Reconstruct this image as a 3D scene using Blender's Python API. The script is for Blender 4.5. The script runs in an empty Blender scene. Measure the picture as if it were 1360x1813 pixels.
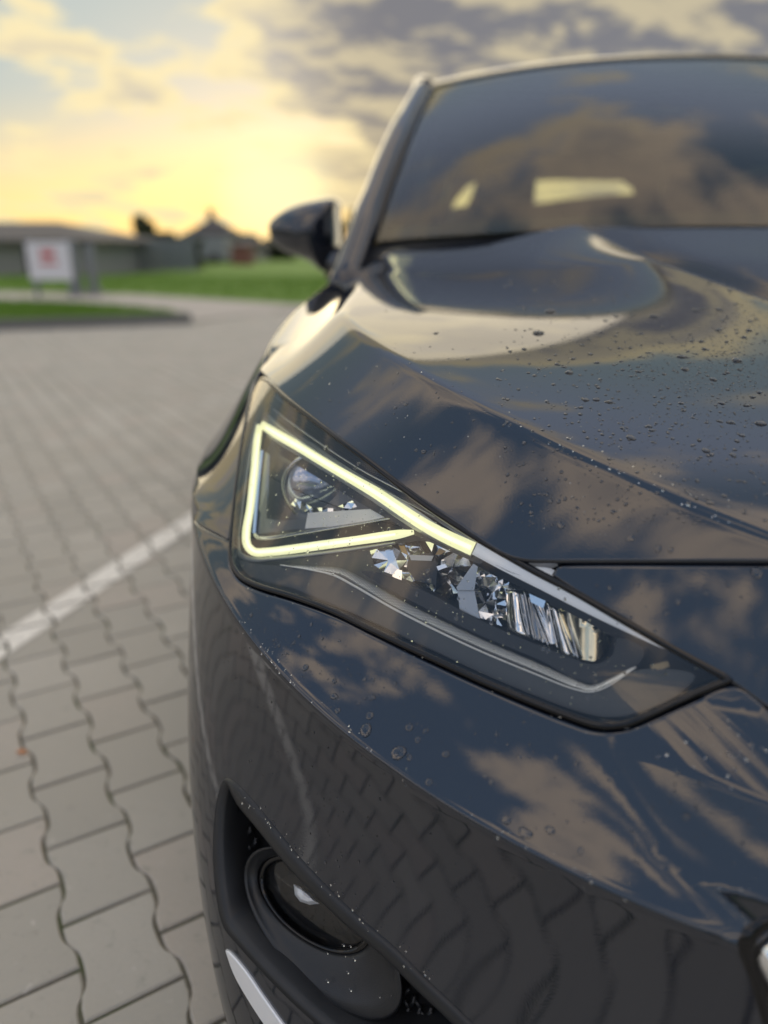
import bpy, bmesh, math, random
import numpy as np
from mathutils import Vector, Matrix, geometry
random.seed(7); rng = np.random.default_rng(7)
SC = bpy.context.scene
COL = SC.collection

# ------------------------------------------------------------------ camera
f = 1300.0
CP = np.array([-.565, -.395, .95]); YAW = math.radians(-5.3); PIT = math.radians(19.8)
FW = np.array([math.sin(YAW)*math.cos(PIT), math.cos(YAW)*math.cos(PIT), -math.sin(PIT)])
RT = np.array([math.cos(YAW), -math.sin(YAW), 0.]); UP = np.cross(RT, FW)
cam = bpy.data.cameras.new('camera'); camo = bpy.data.objects.new('camera', cam); COL.objects.link(camo)
cam.sensor_fit = 'VERTICAL'; cam.sensor_height = 36; cam.sensor_width = 27; cam.lens = f/1813*36
cam.clip_start = .02; cam.clip_end = 3000
M4 = Matrix([[RT[i], UP[i], -FW[i], CP[i]] for i in range(3)]+[[0, 0, 0, 1]])
camo.matrix_world = M4
cam.dof.use_dof = True; cam.dof.focus_distance = .715; cam.dof.aperture_fstop = 1.85
SC.camera = camo

def rays(u, v):
    u = np.asarray(u, float); v = np.asarray(v, float)
    return FW+RT*((u-680)/f)[..., None]+UP*((906.5-v)/f)[..., None]
def P(u, v, x=None, y=None, z=None):
    d = rays(u, v)
    for i, k in enumerate((x, y, z)):
        if k is not None: return CP+d*((k-CP[i])/d[..., i])[..., None]

# ------------------------------------------------------------------ world
SUN = rays(488, 345); SUN = SUN/np.linalg.norm(SUN)
w = bpy.data.worlds.new('World'); SC.world = w; w.use_nodes = True
nt = w.node_tree; nt.nodes.clear()
class G:
    """tiny helper for node graphs"""
    def __init__(s, nt): s.nt = nt
    def n(s, typ, ins=None, **kw):
        nd = s.nt.nodes.new(typ)
        for k, v in kw.items(): setattr(nd, k, v)
        for k, v in (ins or {}).items():
            if isinstance(v, tuple) and len(v) == 2 and hasattr(v[0], 'outputs'): s.nt.links.new(v[0].outputs[v[1]], nd.inputs[k])
            elif hasattr(v, 'outputs'): s.nt.links.new(v.outputs[0], nd.inputs[k])
            else: nd.inputs[k].default_value = v
        return nd
    def m(s, op, a, b=0., c=None, clamp=False):
        ins = {0: a, 1: b}
        if c is not None: ins[2] = c
        return s.n('ShaderNodeMath', ins, operation=op, use_clamp=clamp)
    def mix(s, fac, a, b, bt='MIX'):
        nd = s.nt.nodes.new('ShaderNodeMix'); nd.data_type = 'RGBA'; nd.blend_type = bt
        for k, v in ((0, fac), (6, a), (7, b)):
            if isinstance(v, tuple) and len(v) == 2 and hasattr(v[0], 'outputs'): s.nt.links.new(v[0].outputs[v[1]], nd.inputs[k])
            elif hasattr(v, 'outputs'):
                o = v.outputs[2] if v.bl_idname == 'ShaderNodeMix' else v.outputs[0]
                s.nt.links.new(o, nd.inputs[k])
            else: nd.inputs[k].default_value = (tuple(v)+(1,))[:4] if k > 0 else v
        return (nd, 2)
    def ss(s, x, a, b):
        return s.n('ShaderNodeMapRange', {0: x, 1: a, 2: b, 3: 0., 4: 1.}, interpolation_type='SMOOTHSTEP')
    def ramp(s, fac, stops):
        nd = s.n('ShaderNodeValToRGB', {0: fac}); e = nd.color_ramp.elements
        while len(e) < len(stops): e.new(.5)
        for k, (p, c) in enumerate(stops): e[k].position = p; e[k].color = tuple(c)+(1,)
        return nd
g = G(nt)
tc = g.n('ShaderNodeTexCoord')
D = (tc, 0)
sx = g.n('ShaderNodeSeparateXYZ', {0: D})
ez = g.m('MAXIMUM', (sx, 2), 0.)
sund = g.n('ShaderNodeVectorMath', {0: D, 1: tuple(SUN)}, operation='DOT_PRODUCT')
cs = (sund, 1)
sky = g.n('ShaderNodeTexSky', sky_type='NISHITA', sun_disc=False)
sky.sun_elevation = math.radians(4.0); sky.sun_rotation = math.atan2(SUN[0], SUN[1]); sky.air_density = 1.; sky.dust_density = 1.5
# clear sky behind the clouds (values x10, Background strength is 0.1)
near = g.ss(cs, .45, 1.0)
hor = g.mix(near, (2.2, 2.4, 2.9), (4.1, 3.15, 1.45))
mid = g.mix(g.ss(cs, .05, .65), (1.3, 1.9, 2.9), (1.75, 2.25, 2.4))
zen = (1.3, 1.95, 2.95)
cl1 = g.mix(g.ss(ez, .02, .17), hor, mid)
cl1 = g.mix(g.m('MULTIPLY', g.ss(ez, .5, .80), g.ss(cs, .28, .52)), cl1, (3.0, 3.5, 4.6))
cl2 = g.mix(g.m('MULTIPLY', g.ss(ez, .7, .95), g.m('SUBTRACT', 1., g.ss(cs, .28, .52))), cl1, zen)
base = g.mix(.10, cl2, (sky, 0))
# clouds on a plane overhead
den = g.m('ADD', ez, .14)
pv = g.n('ShaderNodeCombineXYZ', {0: g.m('DIVIDE', (sx, 0), den), 1: g.m('DIVIDE', (sx, 1), den), 2: 0.})
def noise(vec, sc, det, rough=.55, off=(0, 0, 0), dist=0., scl=(1, 1, 1)):
    mp = g.n('ShaderNodeMapping', {0: vec, 1: off, 3: scl})
    return g.n('ShaderNodeTexNoise', {'Vector': mp, 'Scale': sc, 'Detail': det, 'Roughness': rough, 'Distortion': dist}, noise_dimensions='3D')
n1 = noise(pv, 2.3, 9., .58, (3.1, 1.7, .3), .15)
n2 = noise(pv, .9, 3., .5, (9.0, 4.2, 5.))
n3 = noise(pv, 2.3, 9., .58, (3.1-SUN[0]*.10, 1.7-SUN[1]*.10, .3), .15)
nn = g.m('ADD', g.m('MULTIPLY', (n1, 0), .68), g.m('MULTIPLY', (n2, 0), .32))
# cloud bank up and to the right of the sun
bank = rays(1040, 40); bank = bank/np.linalg.norm(bank)
bk = g.ss((g.n('ShaderNodeVectorMath', {0: D, 1: tuple(bank)}, operation='DOT_PRODUCT'), 1), .925, .975)
nn2 = g.m('ADD', nn, g.m('MULTIPLY', bk, .17))
nn2 = g.m('SUBTRACT', nn2, g.m('MULTIPLY', g.m('SUBTRACT', 1., g.ss(cs, .2, .85)), .030))
nn2 = g.m('ADD', nn2, g.m('MULTIPLY', g.m('MULTIPLY', g.ss(cs, .25, .55), g.m('SUBTRACT', 1., g.ss(cs, .72, .88))), .004))
cov = g.ss(nn2, .478, .555)
core = g.ss(nn2, .53, .61)
rim = g.ss(g.m('SUBTRACT', (n1, 0), (n3, 0)), -.03, .06)
lit_near = (4.7, 3.9, 2.15); lit_far = (8.2, 6.6, 5.1)
sh_near = (2.7, 2.45, 2.1); sh_far = (3.7, 3.4, 3.3)
lit = g.mix(g.ss(cs, .30, .80), lit_far, lit_near); shd = g.mix(g.ss(cs, .70, .98), sh_far, sh_near)
shd = g.mix(bk, shd, (.85, .82, .92))
cc = g.mix(g.m('MULTIPLY', core, g.m('SUBTRACT', 1., g.m('MULTIPLY', rim, .45))), lit, shd)
col = g.mix(g.m('MULTIPLY', cov, .92), base, cc)
# low haze glow towards the sun
glow = g.m('MULTIPLY', g.ss(cs, .90, 1.0), g.m('SUBTRACT', 1., g.ss(ez, .04, .20)))
col = g.mix(g.m('MULTIPLY', glow, .35), col, (4.7, 3.8, 1.75))
glow2 = g.ss(cs, .9965, 1.0)
col = g.mix(g.m('MULTIPLY', glow2, .55), col, (5.8, 5.2, 3.0))
bg = g.n('ShaderNodeBackground', {0: col, 1: .1})
out = g.n('ShaderNodeOutputWorld', {0: bg})

sl = bpy.data.lights.new('sun', 'SUN'); sl.energy = .5; sl.angle = math.radians(60); sl.color = (1, .86, .62)
slo = bpy.data.objects.new('sun', sl); COL.objects.link(slo)
slo.rotation_euler = Vector(SUN+np.array([0, 0, .05])).to_track_quat('Z', 'Y').to_euler()
SC.view_settings.view_transform = 'Standard'; SC.view_settings.look = 'None'
SC.view_settings.exposure = 1.2; SC.view_settings.gamma = 1; SC.view_settings.use_curve_mapping = False
SC.render.engine = 'CYCLES'; SC.cycles.max_bounces = 14; SC.cycles.transparent_max_bounces = 16
SC.cycles.transmission_bounces = 10; SC.cycles.glossy_bounces = 6

# ------------------------------------------------------------------ materials
def mat(name, base=(.5, .5, .5), rough=.5, metal=0., ior=1.5, emis=None, es=0., trans=0., coat=0., build=None, spec=.5):
    m = bpy.data.materials.new(name); m.use_nodes = True; t = m.node_tree
    b = t.nodes['Principled BSDF']; I = b.inputs
    I['Base Color'].default_value = (*base, 1); I['Roughness'].default_value = rough; I['Metallic'].default_value = metal
    I['IOR'].default_value = ior; I['Transmission Weight'].default_value = trans; I['Coat Weight'].default_value = coat
    I['Specular IOR Level'].default_value = spec
    if emis: I['Emission Color'].default_value = (*emis, 1); I['Emission Strength'].default_value = es
    if build: build(G(t), b, t)
    return m
def lk(t, a, b): t.links.new(a, b)
def b_paint(g, b, t):
    o = g.n('ShaderNodeTexCoord')
    fl = g.n('ShaderNodeTexVoronoi', {'Vector': (o, 3), 'Scale': 2600.})
    c = g.mix(g.m('MULTIPLY', (fl, 1), .6), (.009, .012, .020), (.022, .028, .042))
    lk(t, c[0].outputs[2], b.inputs['Base Color'])
    n = g.n('ShaderNodeTexNoise', {'Vector': (o, 3), 'Scale': 420., 'Detail': 2.})
    bp = g.n('ShaderNodeBump', {'Height': (n, 0), 'Strength': .02, 'Distance': .0006})
    lk(t, bp.outputs[0], b.inputs['Normal'])
    # thin patches of road film and dried specks
    d = g.n('ShaderNodeTexNoise', {'Vector': (o, 3), 'Scale': 14., 'Detail': 6., 'Roughness': .65})
    r = g.n('ShaderNodeMapRange', {0: (d, 0), 1: .45, 2: .8, 3: .018, 4: .075})
    lk(t, r.outputs[0], b.inputs['Roughness'])
PAINT = mat('dark_blue_paint', (.012, .016, .026), .03, 0., 1.80, build=b_paint)
def b_plastic(g, b, t):
    o = g.n('ShaderNodeTexCoord')
    n = g.n('ShaderNodeTexNoise', {'Vector': (o, 3), 'Scale': 900., 'Detail': 3.})
    bp = g.n('ShaderNodeBump', {'Height': (n, 0), 'Strength': .35, 'Distance': .0006})
    lk(t, bp.outputs[0], b.inputs['Normal'])
    d = g.n('ShaderNodeTexNoise', {'Vector': (o, 3), 'Scale': 30., 'Detail': 5.})
    c = g.mix((d, 0), (.012, .013, .015), (.026, .028, .031)); lk(t, c[0].outputs[2], b.inputs['Base Color'])
PLAST = mat('grained_black_plastic', (.02, .021, .024), .42, build=b_plastic)
RUBBER = mat('black_rubber', (.006, .006, .007), .5)
GBLACK = mat('gloss_black', (.004, .004, .005), .08)
DARK = mat('inner_dark', (.004, .004, .004), .9, spec=.1)
CHROME = mat('chrome', (.92, .93, .95), .04, 1.)
SCHROME = mat('satin_chrome', (.55, .56, .58), .22, 1.)
BEZEL = mat('grey_bezel', (.16, .165, .17), .28, .35)
BEZEL2 = mat('light_bezel', (.42, .43, .43), .3, .6)
def b_drl(g, b, t):
    o = g.n('ShaderNodeTexCoord')
    wv = g.n('ShaderNodeTexNoise', {'Vector': (o, 3), 'Scale': 60., 'Detail': 3.})
    c = g.mix((wv, 0), (.90, .92, .45), (1., 1., .66)); lk(t, c[0].outputs[2], b.inputs['Emission Color'])
DRL = mat('daytime_light', (.35, .36, .2), .15, 0., 1.5, (.9, .95, .45), .40, build=b_drl)
GUIDE = mat('frosted_guide', (.88, .90, .94), .28, .0, emis=(.85, .9, 1.), es=.10)  # emission added to lift the frosted guide, which is not lit itself
BLUEB = mat('blue_tinted_guide', (.22, .32, .55), .2, .1, emis=(.30, .42, .72), es=.18)
GOLD = mat('golden_reflector', (.80, .74, .55), .16, 1.)
LABEL = mat('tan_label', (.45, .35, .2), .6)
PROJ = mat('projector_glass', (.50, .56, .72), .06, .55, 1.9)
def glass(name, tint, ior, rough=0., minrefl=0.):
    m = bpy.data.materials.new(name); m.use_nodes = True; t = m.node_tree; t.nodes.clear(); g = G(t)
    tr = g.n('ShaderNodeBsdfTransparent', {0: (*tint, 1)}); gl = g.n('ShaderNodeBsdfGlossy', {0: (1, 1, 1, 1), 'Roughness': rough})
    fr = g.n('ShaderNodeFresnel', {'IOR': ior})
    fac = g.m('ADD', fr, minrefl, clamp=True)
    mx = g.n('ShaderNodeMixShader', {0: fac, 1: tr, 2: gl}); g.n('ShaderNodeOutputMaterial', {0: mx})
    return m
LENS = glass('clear_lens', (.98, .98, .97), 1.46, 0., .012)
WGLASS = glass('windscreen_glass', (.90, .95, .62), 1.55, 0., .0)
SGLASS = glass('side_glass', (.35, .38, .38), 1.6)
WATER = mat('water', (1, 1, 1), 0., 0., 1.33, trans=1.)
TYRE = mat('tyre_rubber', (.018, .018, .018), .75)
RIM = mat('alloy_rim', (.45, .45, .47), .25, 1.)

# ------------------------------------------------------------------ object helpers
def link(o, parent=None):
    COL.objects.link(o)
    if parent is not None: o.parent = parent
    return o
def obj(name, V, Fs, m, parent=None, smooth=True, normals=None):
    me = bpy.data.meshes.new(name); me.from_pydata([tuple(map(float, p)) for p in V], [], [tuple(map(int, q)) for q in Fs]); me.update()
    if smooth: me.polygons.foreach_set('use_smooth', [True]*len(me.polygons))
    if normals is not None: me.normals_split_custom_set_from_vertices([tuple(map(float, n)) for n in normals])
    if m: me.materials.append(m)
    return link(bpy.data.objects.new(name, me), parent)
def tag(o, label=None, cat=None, group=None, kind=None):
    if label: o['label'] = label
    if cat: o['category'] = cat
    if group: o['group'] = group
    if kind: o['kind'] = kind
    return o
def thing(name, label, cat, loc=(0, 0, 0), group=None):
    o = bpy.data.objects.new(name, None); COL.objects.link(o); o.location = loc; o.empty_display_size = .1
    return tag(o, label, cat, group)
class MB:
    def __init__(s): s.v = []; s.f = []
    def add(s, V, Fs):
        b = len(s.v); s.v += [tuple(p) for p in V]; s.f += [tuple(i+b for i in q) for q in Fs]
    def box(s, c, d, rz=0., bev=0.):
        cx, cy, cz = c; a, b_, h = d[0]/2, d[1]/2, d[2]/2; V = []
        for sz in (-1, 1):
            for sx_, sy in ((-1, -1), (1, -1), (1, 1), (-1, 1)):
                x, y = sx_*a, sy*b_
                V.append((cx+x*math.cos(rz)-y*math.sin(rz), cy+x*math.sin(rz)+y*math.cos(rz), cz+sz*h))
        s.add(V, [(3, 2, 1, 0), (4, 5, 6, 7), (0, 1, 5, 4), (1, 2, 6, 5), (2, 3, 7, 6), (3, 0, 4, 7)])
    def tube(s, pts, r, n=8, cap=True):
        pts = [np.array(p, float) for p in pts]; V = []; k = len(pts)
        rr = r if hasattr(r, '__len__') else [r]*k
        for i, p in enumerate(pts):
            t = pts[min(i+1, k-1)]-pts[max(i-1, 0)]; t = t/np.linalg.norm(t)
            a = np.cross(t, (0, 0, 1.)) if abs(t[2]) < .95 else np.cross(t, (1., 0, 0)); a /= np.linalg.norm(a); b = np.cross(t, a)
            V += [p+rr[i]*(a*math.cos(q)+b*math.sin(q)) for q in np.linspace(0, 2*math.pi, n, endpoint=False)]
        Fq = [(i*n+j, i*n+(j+1) % n, (i+1)*n+(j+1) % n, (i+1)*n+j) for i in range(k-1) for j in range(n)]
        if cap: Fq += [tuple(range(n))[::-1], tuple((k-1)*n+j for j in range(n))]
        s.add(V, Fq)
    def obj(s, name, m, parent=None, smooth=False): return obj(name, s.v, s.f, m, parent, smooth)
def spline(pts, step, closed=False, sharp=()):
    """Catmull-Rom through pts, resampled about every `step`"""
    p = np.array(pts, float); n = len(p); out = []
    rng_ = range(n if closed else n-1)
    for i in rng_:
        p0, p1, p2, p3 = p[(i-1) % n] if closed or i > 0 else p[0], p[i], p[(i+1) % n], p[(i+2) % n] if closed or i+2 < n else p[-1]
        if i in sharp: p0 = p1
        if (i+1) % n in sharp: p3 = p2
        k = max(1, int(math.ceil(np.linalg.norm(p2-p1)/step)))
        for j in range(k):
            t = j/k
            l1 = max(np.linalg.norm(p1-p0), 1e-9)**.5; l2 = max(np.linalg.norm(p2-p1), 1e-9)**.5; l3 = max(np.linalg.norm(p3-p2), 1e-9)**.5
            m1 = (p2-p1) if l1 < 1e-4 else l2*((p1-p0)/l1-(p2-p0)/(l1+l2)+(p2-p1)/l2)
            m2 = (p2-p1) if l3 < 1e-4 else l2*((p2-p1)/l2-(p3-p1)/(l2+l3)+(p3-p2)/l3)
            out.append((2*t**3-3*t*t+1)*p1+(t**3-2*t*t+t)*m1+(-2*t**3+3*t*t)*p2+(t**3-t*t)*m2)
    if not closed: out.append(p[-1])
    return np.array(out)
def inside(pts, poly):
    x, y = pts[:, 0], pts[:, 1]; r = np.zeros(len(pts), bool); px, py = poly[:, 0], poly[:, 1]; n = len(poly)
    for i in range(n):
        j = i-1
        c = (py[i] > y) != (py[j] > y)
        if py[j] != py[i]: r ^= c & (x < (px[j]-px[i])*(y-py[i])/(py[j]-py[i])+px[i])
    return r
def seg_dist(pts, poly):
    d = np.full(len(pts), 1e9)
    for i in range(len(poly)):
        a, b = poly[i-1], poly[i]; ab = b-a; L = ab@ab+1e-18
        t = np.clip(((pts-a)@ab)/L, 0, 1); d = np.minimum(d, np.hypot(*((pts-a-t[:, None]*ab).T)))
    return d
def seg_dist_open(pts, l):
    d = np.full(len(pts), 1e9)
    for a, b in zip(l[:-1], l[1:]):
        ab = b-a; L = ab@ab+1e-18; t = np.clip(((pts-a)@ab)/L, 0, 1); d = np.minimum(d, np.hypot(*((pts-a-t[:, None]*ab).T)))
    return d
def cdt(outer, holes, step, lines=(), extra=None):
    lo, hi = outer.min(0), outer.max(0)
    xs = np.arange(lo[0]+step[0]*.5, hi[0], step[0]); ys = np.arange(lo[1]+step[1]*.5, hi[1], step[1])
    gx, gy = np.meshgrid(xs, ys); gp = np.c_[gx.ravel(), gy.ravel()]
    ok = inside(gp, outer)
    for h in holes: ok &= ~inside(gp, h)
    gp = gp[ok]; sc = np.array([1/step[0], 1/step[1]])
    for l in [outer]+list(holes): gp = gp[seg_dist(gp*sc, l*sc) > .35]
    lines = [l for l in lines if len(l) > 1]
    for l in lines: gp = gp[seg_dist_open(gp*sc, l*sc) > .3]
    if extra is not None and len(extra):
        ke = inside(extra, outer)
        for h in holes: ke &= ~inside(extra, h)
        extra = extra[ke]
        for l in [outer]+list(holes): extra = extra[seg_dist(extra*sc, l*sc) > .15]
        gp = np.concatenate([gp, extra])
    V = [outer]; E = []; b = 0
    for l in [outer]+list(holes):
        n = len(l); E += [(b+i, b+(i+1) % n) for i in range(n)]; b += n
    for l in lines: E += [(b+i, b+i+1) for i in range(len(l)-1)]; b += len(l)
    allv = np.concatenate([outer]+list(holes)+list(lines)+[gp])
    r = geometry.delaunay_2d_cdt([Vector(p) for p in (allv*sc)], E, [], 0, 1e-7)
    vv = np.array([[q[0], q[1]] for q in r[0]])/sc; Fs = np.array([t for t in r[2]])
    c = vv[Fs].mean(1); k = inside(c, outer)
    for h in holes: k &= ~inside(c, h)
    Fs = Fs[k]
    a, b_, c_ = vv[Fs[:, 0]], vv[Fs[:, 1]], vv[Fs[:, 2]]
    fl = ((b_[:, 0]-a[:, 0])*(c_[:, 1]-a[:, 1])-(b_[:, 1]-a[:, 1])*(c_[:, 0]-a[:, 0])) < 0
    Fs[fl] = Fs[fl][:, ::-1]
    return vv, Fs
def ccw(p):
    a = 0.5*np.sum(p[:, 0]*np.roll(p[:, 1], -1)-np.roll(p[:, 0], -1)*p[:, 1])
    return p if a > 0 else p[::-1]
def panel(name, outer, holes, S, N, step, m, parent=None, rad=.002, depth=.012, hole_rad=None, lines=(), extra=None):
    """trimmed panel of the surface S(q) with outward normal N(q); edges rolled inwards"""
    outer = ccw(outer); holes = [ccw(h)[::-1] for h in holes]
    q, Fs = cdt(outer, holes, step, lines, extra)
    X = S(q); NN = N(q)
    # make faces agree with normal
    a, b, c = X[Fs[:, 0]], X[Fs[:, 1]], X[Fs[:, 2]]
    sgn = np.einsum('ij,ij->i', np.cross(b-a, c-a), NN[Fs[:, 0]]); Fs = Fs.copy(); Fs[sgn < 0] = Fs[sgn < 0][:, ::-1]
    V = [X]; NO = [NN]; FL = [tuple(t) for t in Fs]; base = len(X)
    for li, l in enumerate([outer]+holes):
        r = rad if li == 0 or hole_rad is None else hole_rad[li-1]
        x = S(l); n = N(l); t = np.roll(x, -1, 0)-np.roll(x, 1, 0); t /= np.linalg.norm(t, axis=1)[:, None]+1e-12
        o = np.cross(t, n); 
        # outward in 3D: away from the material. outer ccw in q ; orientation of S may flip
        mid = S(l+1e-3*0)
        tq = np.roll(l, -1, 0)-np.roll(l, 1, 0); tq /= np.linalg.norm(tq, axis=1)[:, None]+1e-12
        oq = np.c_[tq[:, 1], -tq[:, 0]]
        eps = np.array(step)*.05
        d3 = S(l+oq*eps)-x
        o *= np.sign(np.einsum('ij,ij->i', o, d3))[:, None]
        rings = []; K = 4 if r > .003 else 2
        for k in range(K+1):
            a_ = k/K*math.pi/2
            rings.append((x+o*(r*math.sin(a_))-n*(r*(1-math.cos(a_))), n*math.cos(a_)+o*math.sin(a_)))
        rings.append((rings[-1][0]-n*depth, o))
        L = len(l)
        for k, (p_, n_) in enumerate(rings): V.append(p_); NO.append(n_)
        i = np.arange(L); j = (i+1) % L
        for k in range(len(rings)-1):
            A = base+k*L; B = A+L
            for ii, jj in zip(i, j):
                FL.append((A+ii, A+jj, B+jj, B+ii))
        # orientation of the quads
        k0 = len(FL)-L*(len(rings)-1); vv = np.concatenate(V); nn_ = np.concatenate(NO)
        for kk in range(k0, len(FL)):
            w_ = FL[kk]; p = vv[list(w_)]; nq = np.cross(p[2]-p[0], p[3]-p[1])
            if nq@(nn_[w_[0]]+nn_[w_[2]]) < 0: FL[kk] = w_[::-1]
        base += len(rings)*L
    V = np.concatenate(V); NO = np.concatenate(NO); NO /= np.linalg.norm(NO, axis=1)[:, None]+1e-12
    return obj(name, V, FL, m, parent, True, NO)
def mirrored(o, parent, label=None):
    me = o.data.copy(); n = len(me.vertices); co = np.empty(n*3); me.vertices.foreach_get('co', co); co = co.reshape(-1, 3); co[:, 0] *= -1
    V = co; Fs = [tuple(p.vertices)[::-1] for p in me.polygons]; sm = me.polygons[0].use_smooth
    c = obj(o.name.split('.')[0], V, Fs, me.materials[0] if me.materials else None, parent, sm)
    for ch in list(o.children):
        if ch.type == 'MESH': mirrored(ch, c)
    return c

# ------------------------------------------------------------------ body surface of the nose
AX, P1, Q1, cy_, cx_, dy_, dx_, dx2, cx2, qk, pk, dy2, EY, EX, cy2, TAU = .95504, 1.95856, 3.21582, .35552, .37494, .04, -.077, .71841, .30435, 18.74159, 9.76495, -.00498, .04682, .01418, .3132, .055
ZC = [.21354, -.07118, .06406, .46955]
LY = 1.1
def sp(t, r=.002): return np.where(t > 20*r, t, r*np.log1p(np.exp(np.clip(t/r, -50, 20))))
def smin(a, b, r): return np.minimum(a, b)-r*np.log1p(np.exp(-np.abs(a-b)/r))
def offs(x, z):
    z = np.asarray(z, float)
    a = np.abs(x); am = np.maximum(a, .3); t = z-np.polyval(ZC, am)
    up = sp(t); dn = sp(-t)
    # the skin swells towards the grille above the crease
    ex = np.exp(-up/TAU)
    fold = .30*sp(.437-.45*(.60-z)-a, .008)*np.clip(t/.03, 0, 1)*np.clip((.625-z)/.04, 0, 1)
    oy = cy_*up+cy2*up*up+dy_*dn+dy2*dn*dn-EY*ex-fold
    ox = cx_*up+cx2*up*up+dx_*dn+dx2*dn*dn-EX*ex
    return ox, oy, dn
def Ff(x, y, z):
    ox, oy, dn = offs(x, z)
    return (np.abs(x)/(AX-ox))**(P1+pk*dn*dn)+(np.clip(LY-y, 0, None)/(LY-oy))**(Q1+qk*dn*dn)-1
TT = np.linspace(.25, 1.9, 500)
def hit(u, v):
    u = np.atleast_1d(np.asarray(u, float)); v = np.atleast_1d(np.asarray(v, float)); d = rays(u, v)
    X = CP+TT[None, :, None]*d[:, None, :]; s = (Ff(X[..., 0], X[..., 1], X[..., 2]) < 0) & (X[..., 1] < 1.09)
    i = np.maximum(s.argmax(1), 1); lo = TT[i-1]; hi = TT[i]
    bad = ~s.any(1)
    for _ in range(30):
        m_ = (lo+hi)/2; Y = CP+m_[:, None]*d; c = Ff(Y[:, 0], Y[:, 1], Y[:, 2]) < 0
        hi = np.where(c, m_, hi); lo = np.where(c, lo, m_)
    R_ = CP+hi[:, None]*d
    if bad.any(): R_[bad] = np.nan
    return R_
def xyz2q(X): # (a,z)
    X = np.atleast_2d(X)
    return np.c_[np.where(X[:, 1] < LY, np.arctan2(-X[:, 0], LY-X[:, 1]), math.pi/2+(X[:, 1]-LY)), X[:, 2]]
def q2xyz(q):
    a, z = q[:, 0], q[:, 1]; aa = np.clip(a, -math.pi/2, math.pi/2); s_, c_ = np.sin(aa), np.cos(aa)
    lo = np.full(len(a), .4); hi = np.full(len(a), 1.7)
    for _ in range(34):
        r = (lo+hi)/2; neg = Ff(-r*s_, LY-r*c_, z) < 0
        lo = np.where(neg, r, lo); hi = np.where(neg, hi, r)
    r = (lo+hi)/2
    return np.c_[-r*s_, LY-r*c_+np.clip(np.abs(a)-math.pi/2, 0, None), z]
def qn(q):
    e = 4e-4
    A = q2xyz(q+[e, 0])-q2xyz(q-[e, 0]); B = q2xyz(q+[0, e])-q2xyz(q-[0, e]); n = np.cross(B, A)
    n /= np.linalg.norm(n, axis=1)[:, None]+1e-12
    X = q2xyz(q); s = np.einsum('ij,ij->i', n, X-np.array([0, LY+.4, .4]))
    return n*np.sign(s)[:, None]
def pq(pts):  # pixel outline on the nose -> (a,z)
    pts = np.array(pts, float); return xyz2q(hit(pts[:, 0], pts[:, 1]))
def yz2q(y, z):
    ox, oy, dn = offs(np.full_like(y, -.8), z)
    for _ in range(3):
        x = -(AX-ox)*np.clip(1-(np.clip(LY-y, 0, None)/(LY-oy))**(Q1+qk*dn*dn), 0, 1)**(1/(P1+pk*dn*dn)); ox, oy, dn = offs(x, z)
    return xyz2q(np.c_[x, y, z])
def soff(k):
    return lambda q: q2xyz(q)+qn(q)*k

# bonnet height field
CM = [0.84034, 0.0197, 0.06621, -0.18615, 0.15632, -0.17952, -0.31496]
CPF = [0.71173, 0.85063, 2.05603, 0.77892, 1.79542, -0.26913]
CSF = [3.27633, 5.80273, 0.02352, 3.15435, -0.36233, -0.0955]
def H(x, y):
    x = -np.abs(x)
    x2 = x*x; e = np.exp(-y/.25)
    M_ = CM[0]+CM[1]*y+CM[2]*y*y+CM[3]*e+CM[4]*x2+CM[5]*x2*y+CM[6]*x2*e
    d = (x+.33+(y-1.337)*.2565)*.968
    M_ = M_-.10*sp(d, .003)+.10*sp(d-.10, .02)+.016*np.exp(-sp(-d, .002)/.09)
    tr = np.clip((y-.95)/.4, 0, 1); M_ = M_+.014*tr*tr*(3-2*tr)
    ys = .85+12*(x+.55)**2
    M_ = M_-.022*sp(y-ys, .008)*np.clip(-d/.18, 0, 1)
    s_a = x*.75+y*.66; bulge = 1.15*np.clip((s_a+.268)*(-.15-s_a), -.004, 1)*np.clip((.75-y)/.3, 0, 1)
    q_ = lambda c: c[0]+c[1]*x+c[2]*y+c[3]*x*x+c[4]*x*y+c[5]*y*y
    return smin(smin(M_, q_(CSF), .006), q_(CPF)+bulge+.5*np.maximum(y-.68, 0), .0020)
def Hs(q): return np.c_[q, H(q[:, 0], q[:, 1])]
def Hn(q):
    e = 5e-4; x, y = q[:, 0], q[:, 1]
    n = np.c_[-(H(x+e, y)-H(x-e, y))/(2*e), -(H(x, y+e)-H(x, y-e))/(2*e), np.ones(len(q))]
    return n/np.linalg.norm(n, axis=1)[:, None]
TH = np.linspace(.4, 2.2, 500)
def hoodhits(u, v):
    d = rays(u, v); X = CP+TH[None, :, None]*d[:, None, :]; s_ = (X[..., 2] < H(X[..., 0], X[..., 1])) & (X[..., 1] < 1.34) & (np.abs(X[..., 0]) < .86)
    i = np.maximum(s_.argmax(1), 1); lo = TH[i-1]; hi = TH[i]
    for _ in range(16):
        m_ = (lo+hi)/2; Y = CP+m_[:, None]*d; c = Y[:, 2] < H(Y[:, 0], Y[:, 1]); hi = np.where(c, m_, hi); lo = np.where(c, lo, m_)
    R_ = CP+hi[:, None]*d; R_[~s_.any(1)] = np.nan
    return R_

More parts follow.
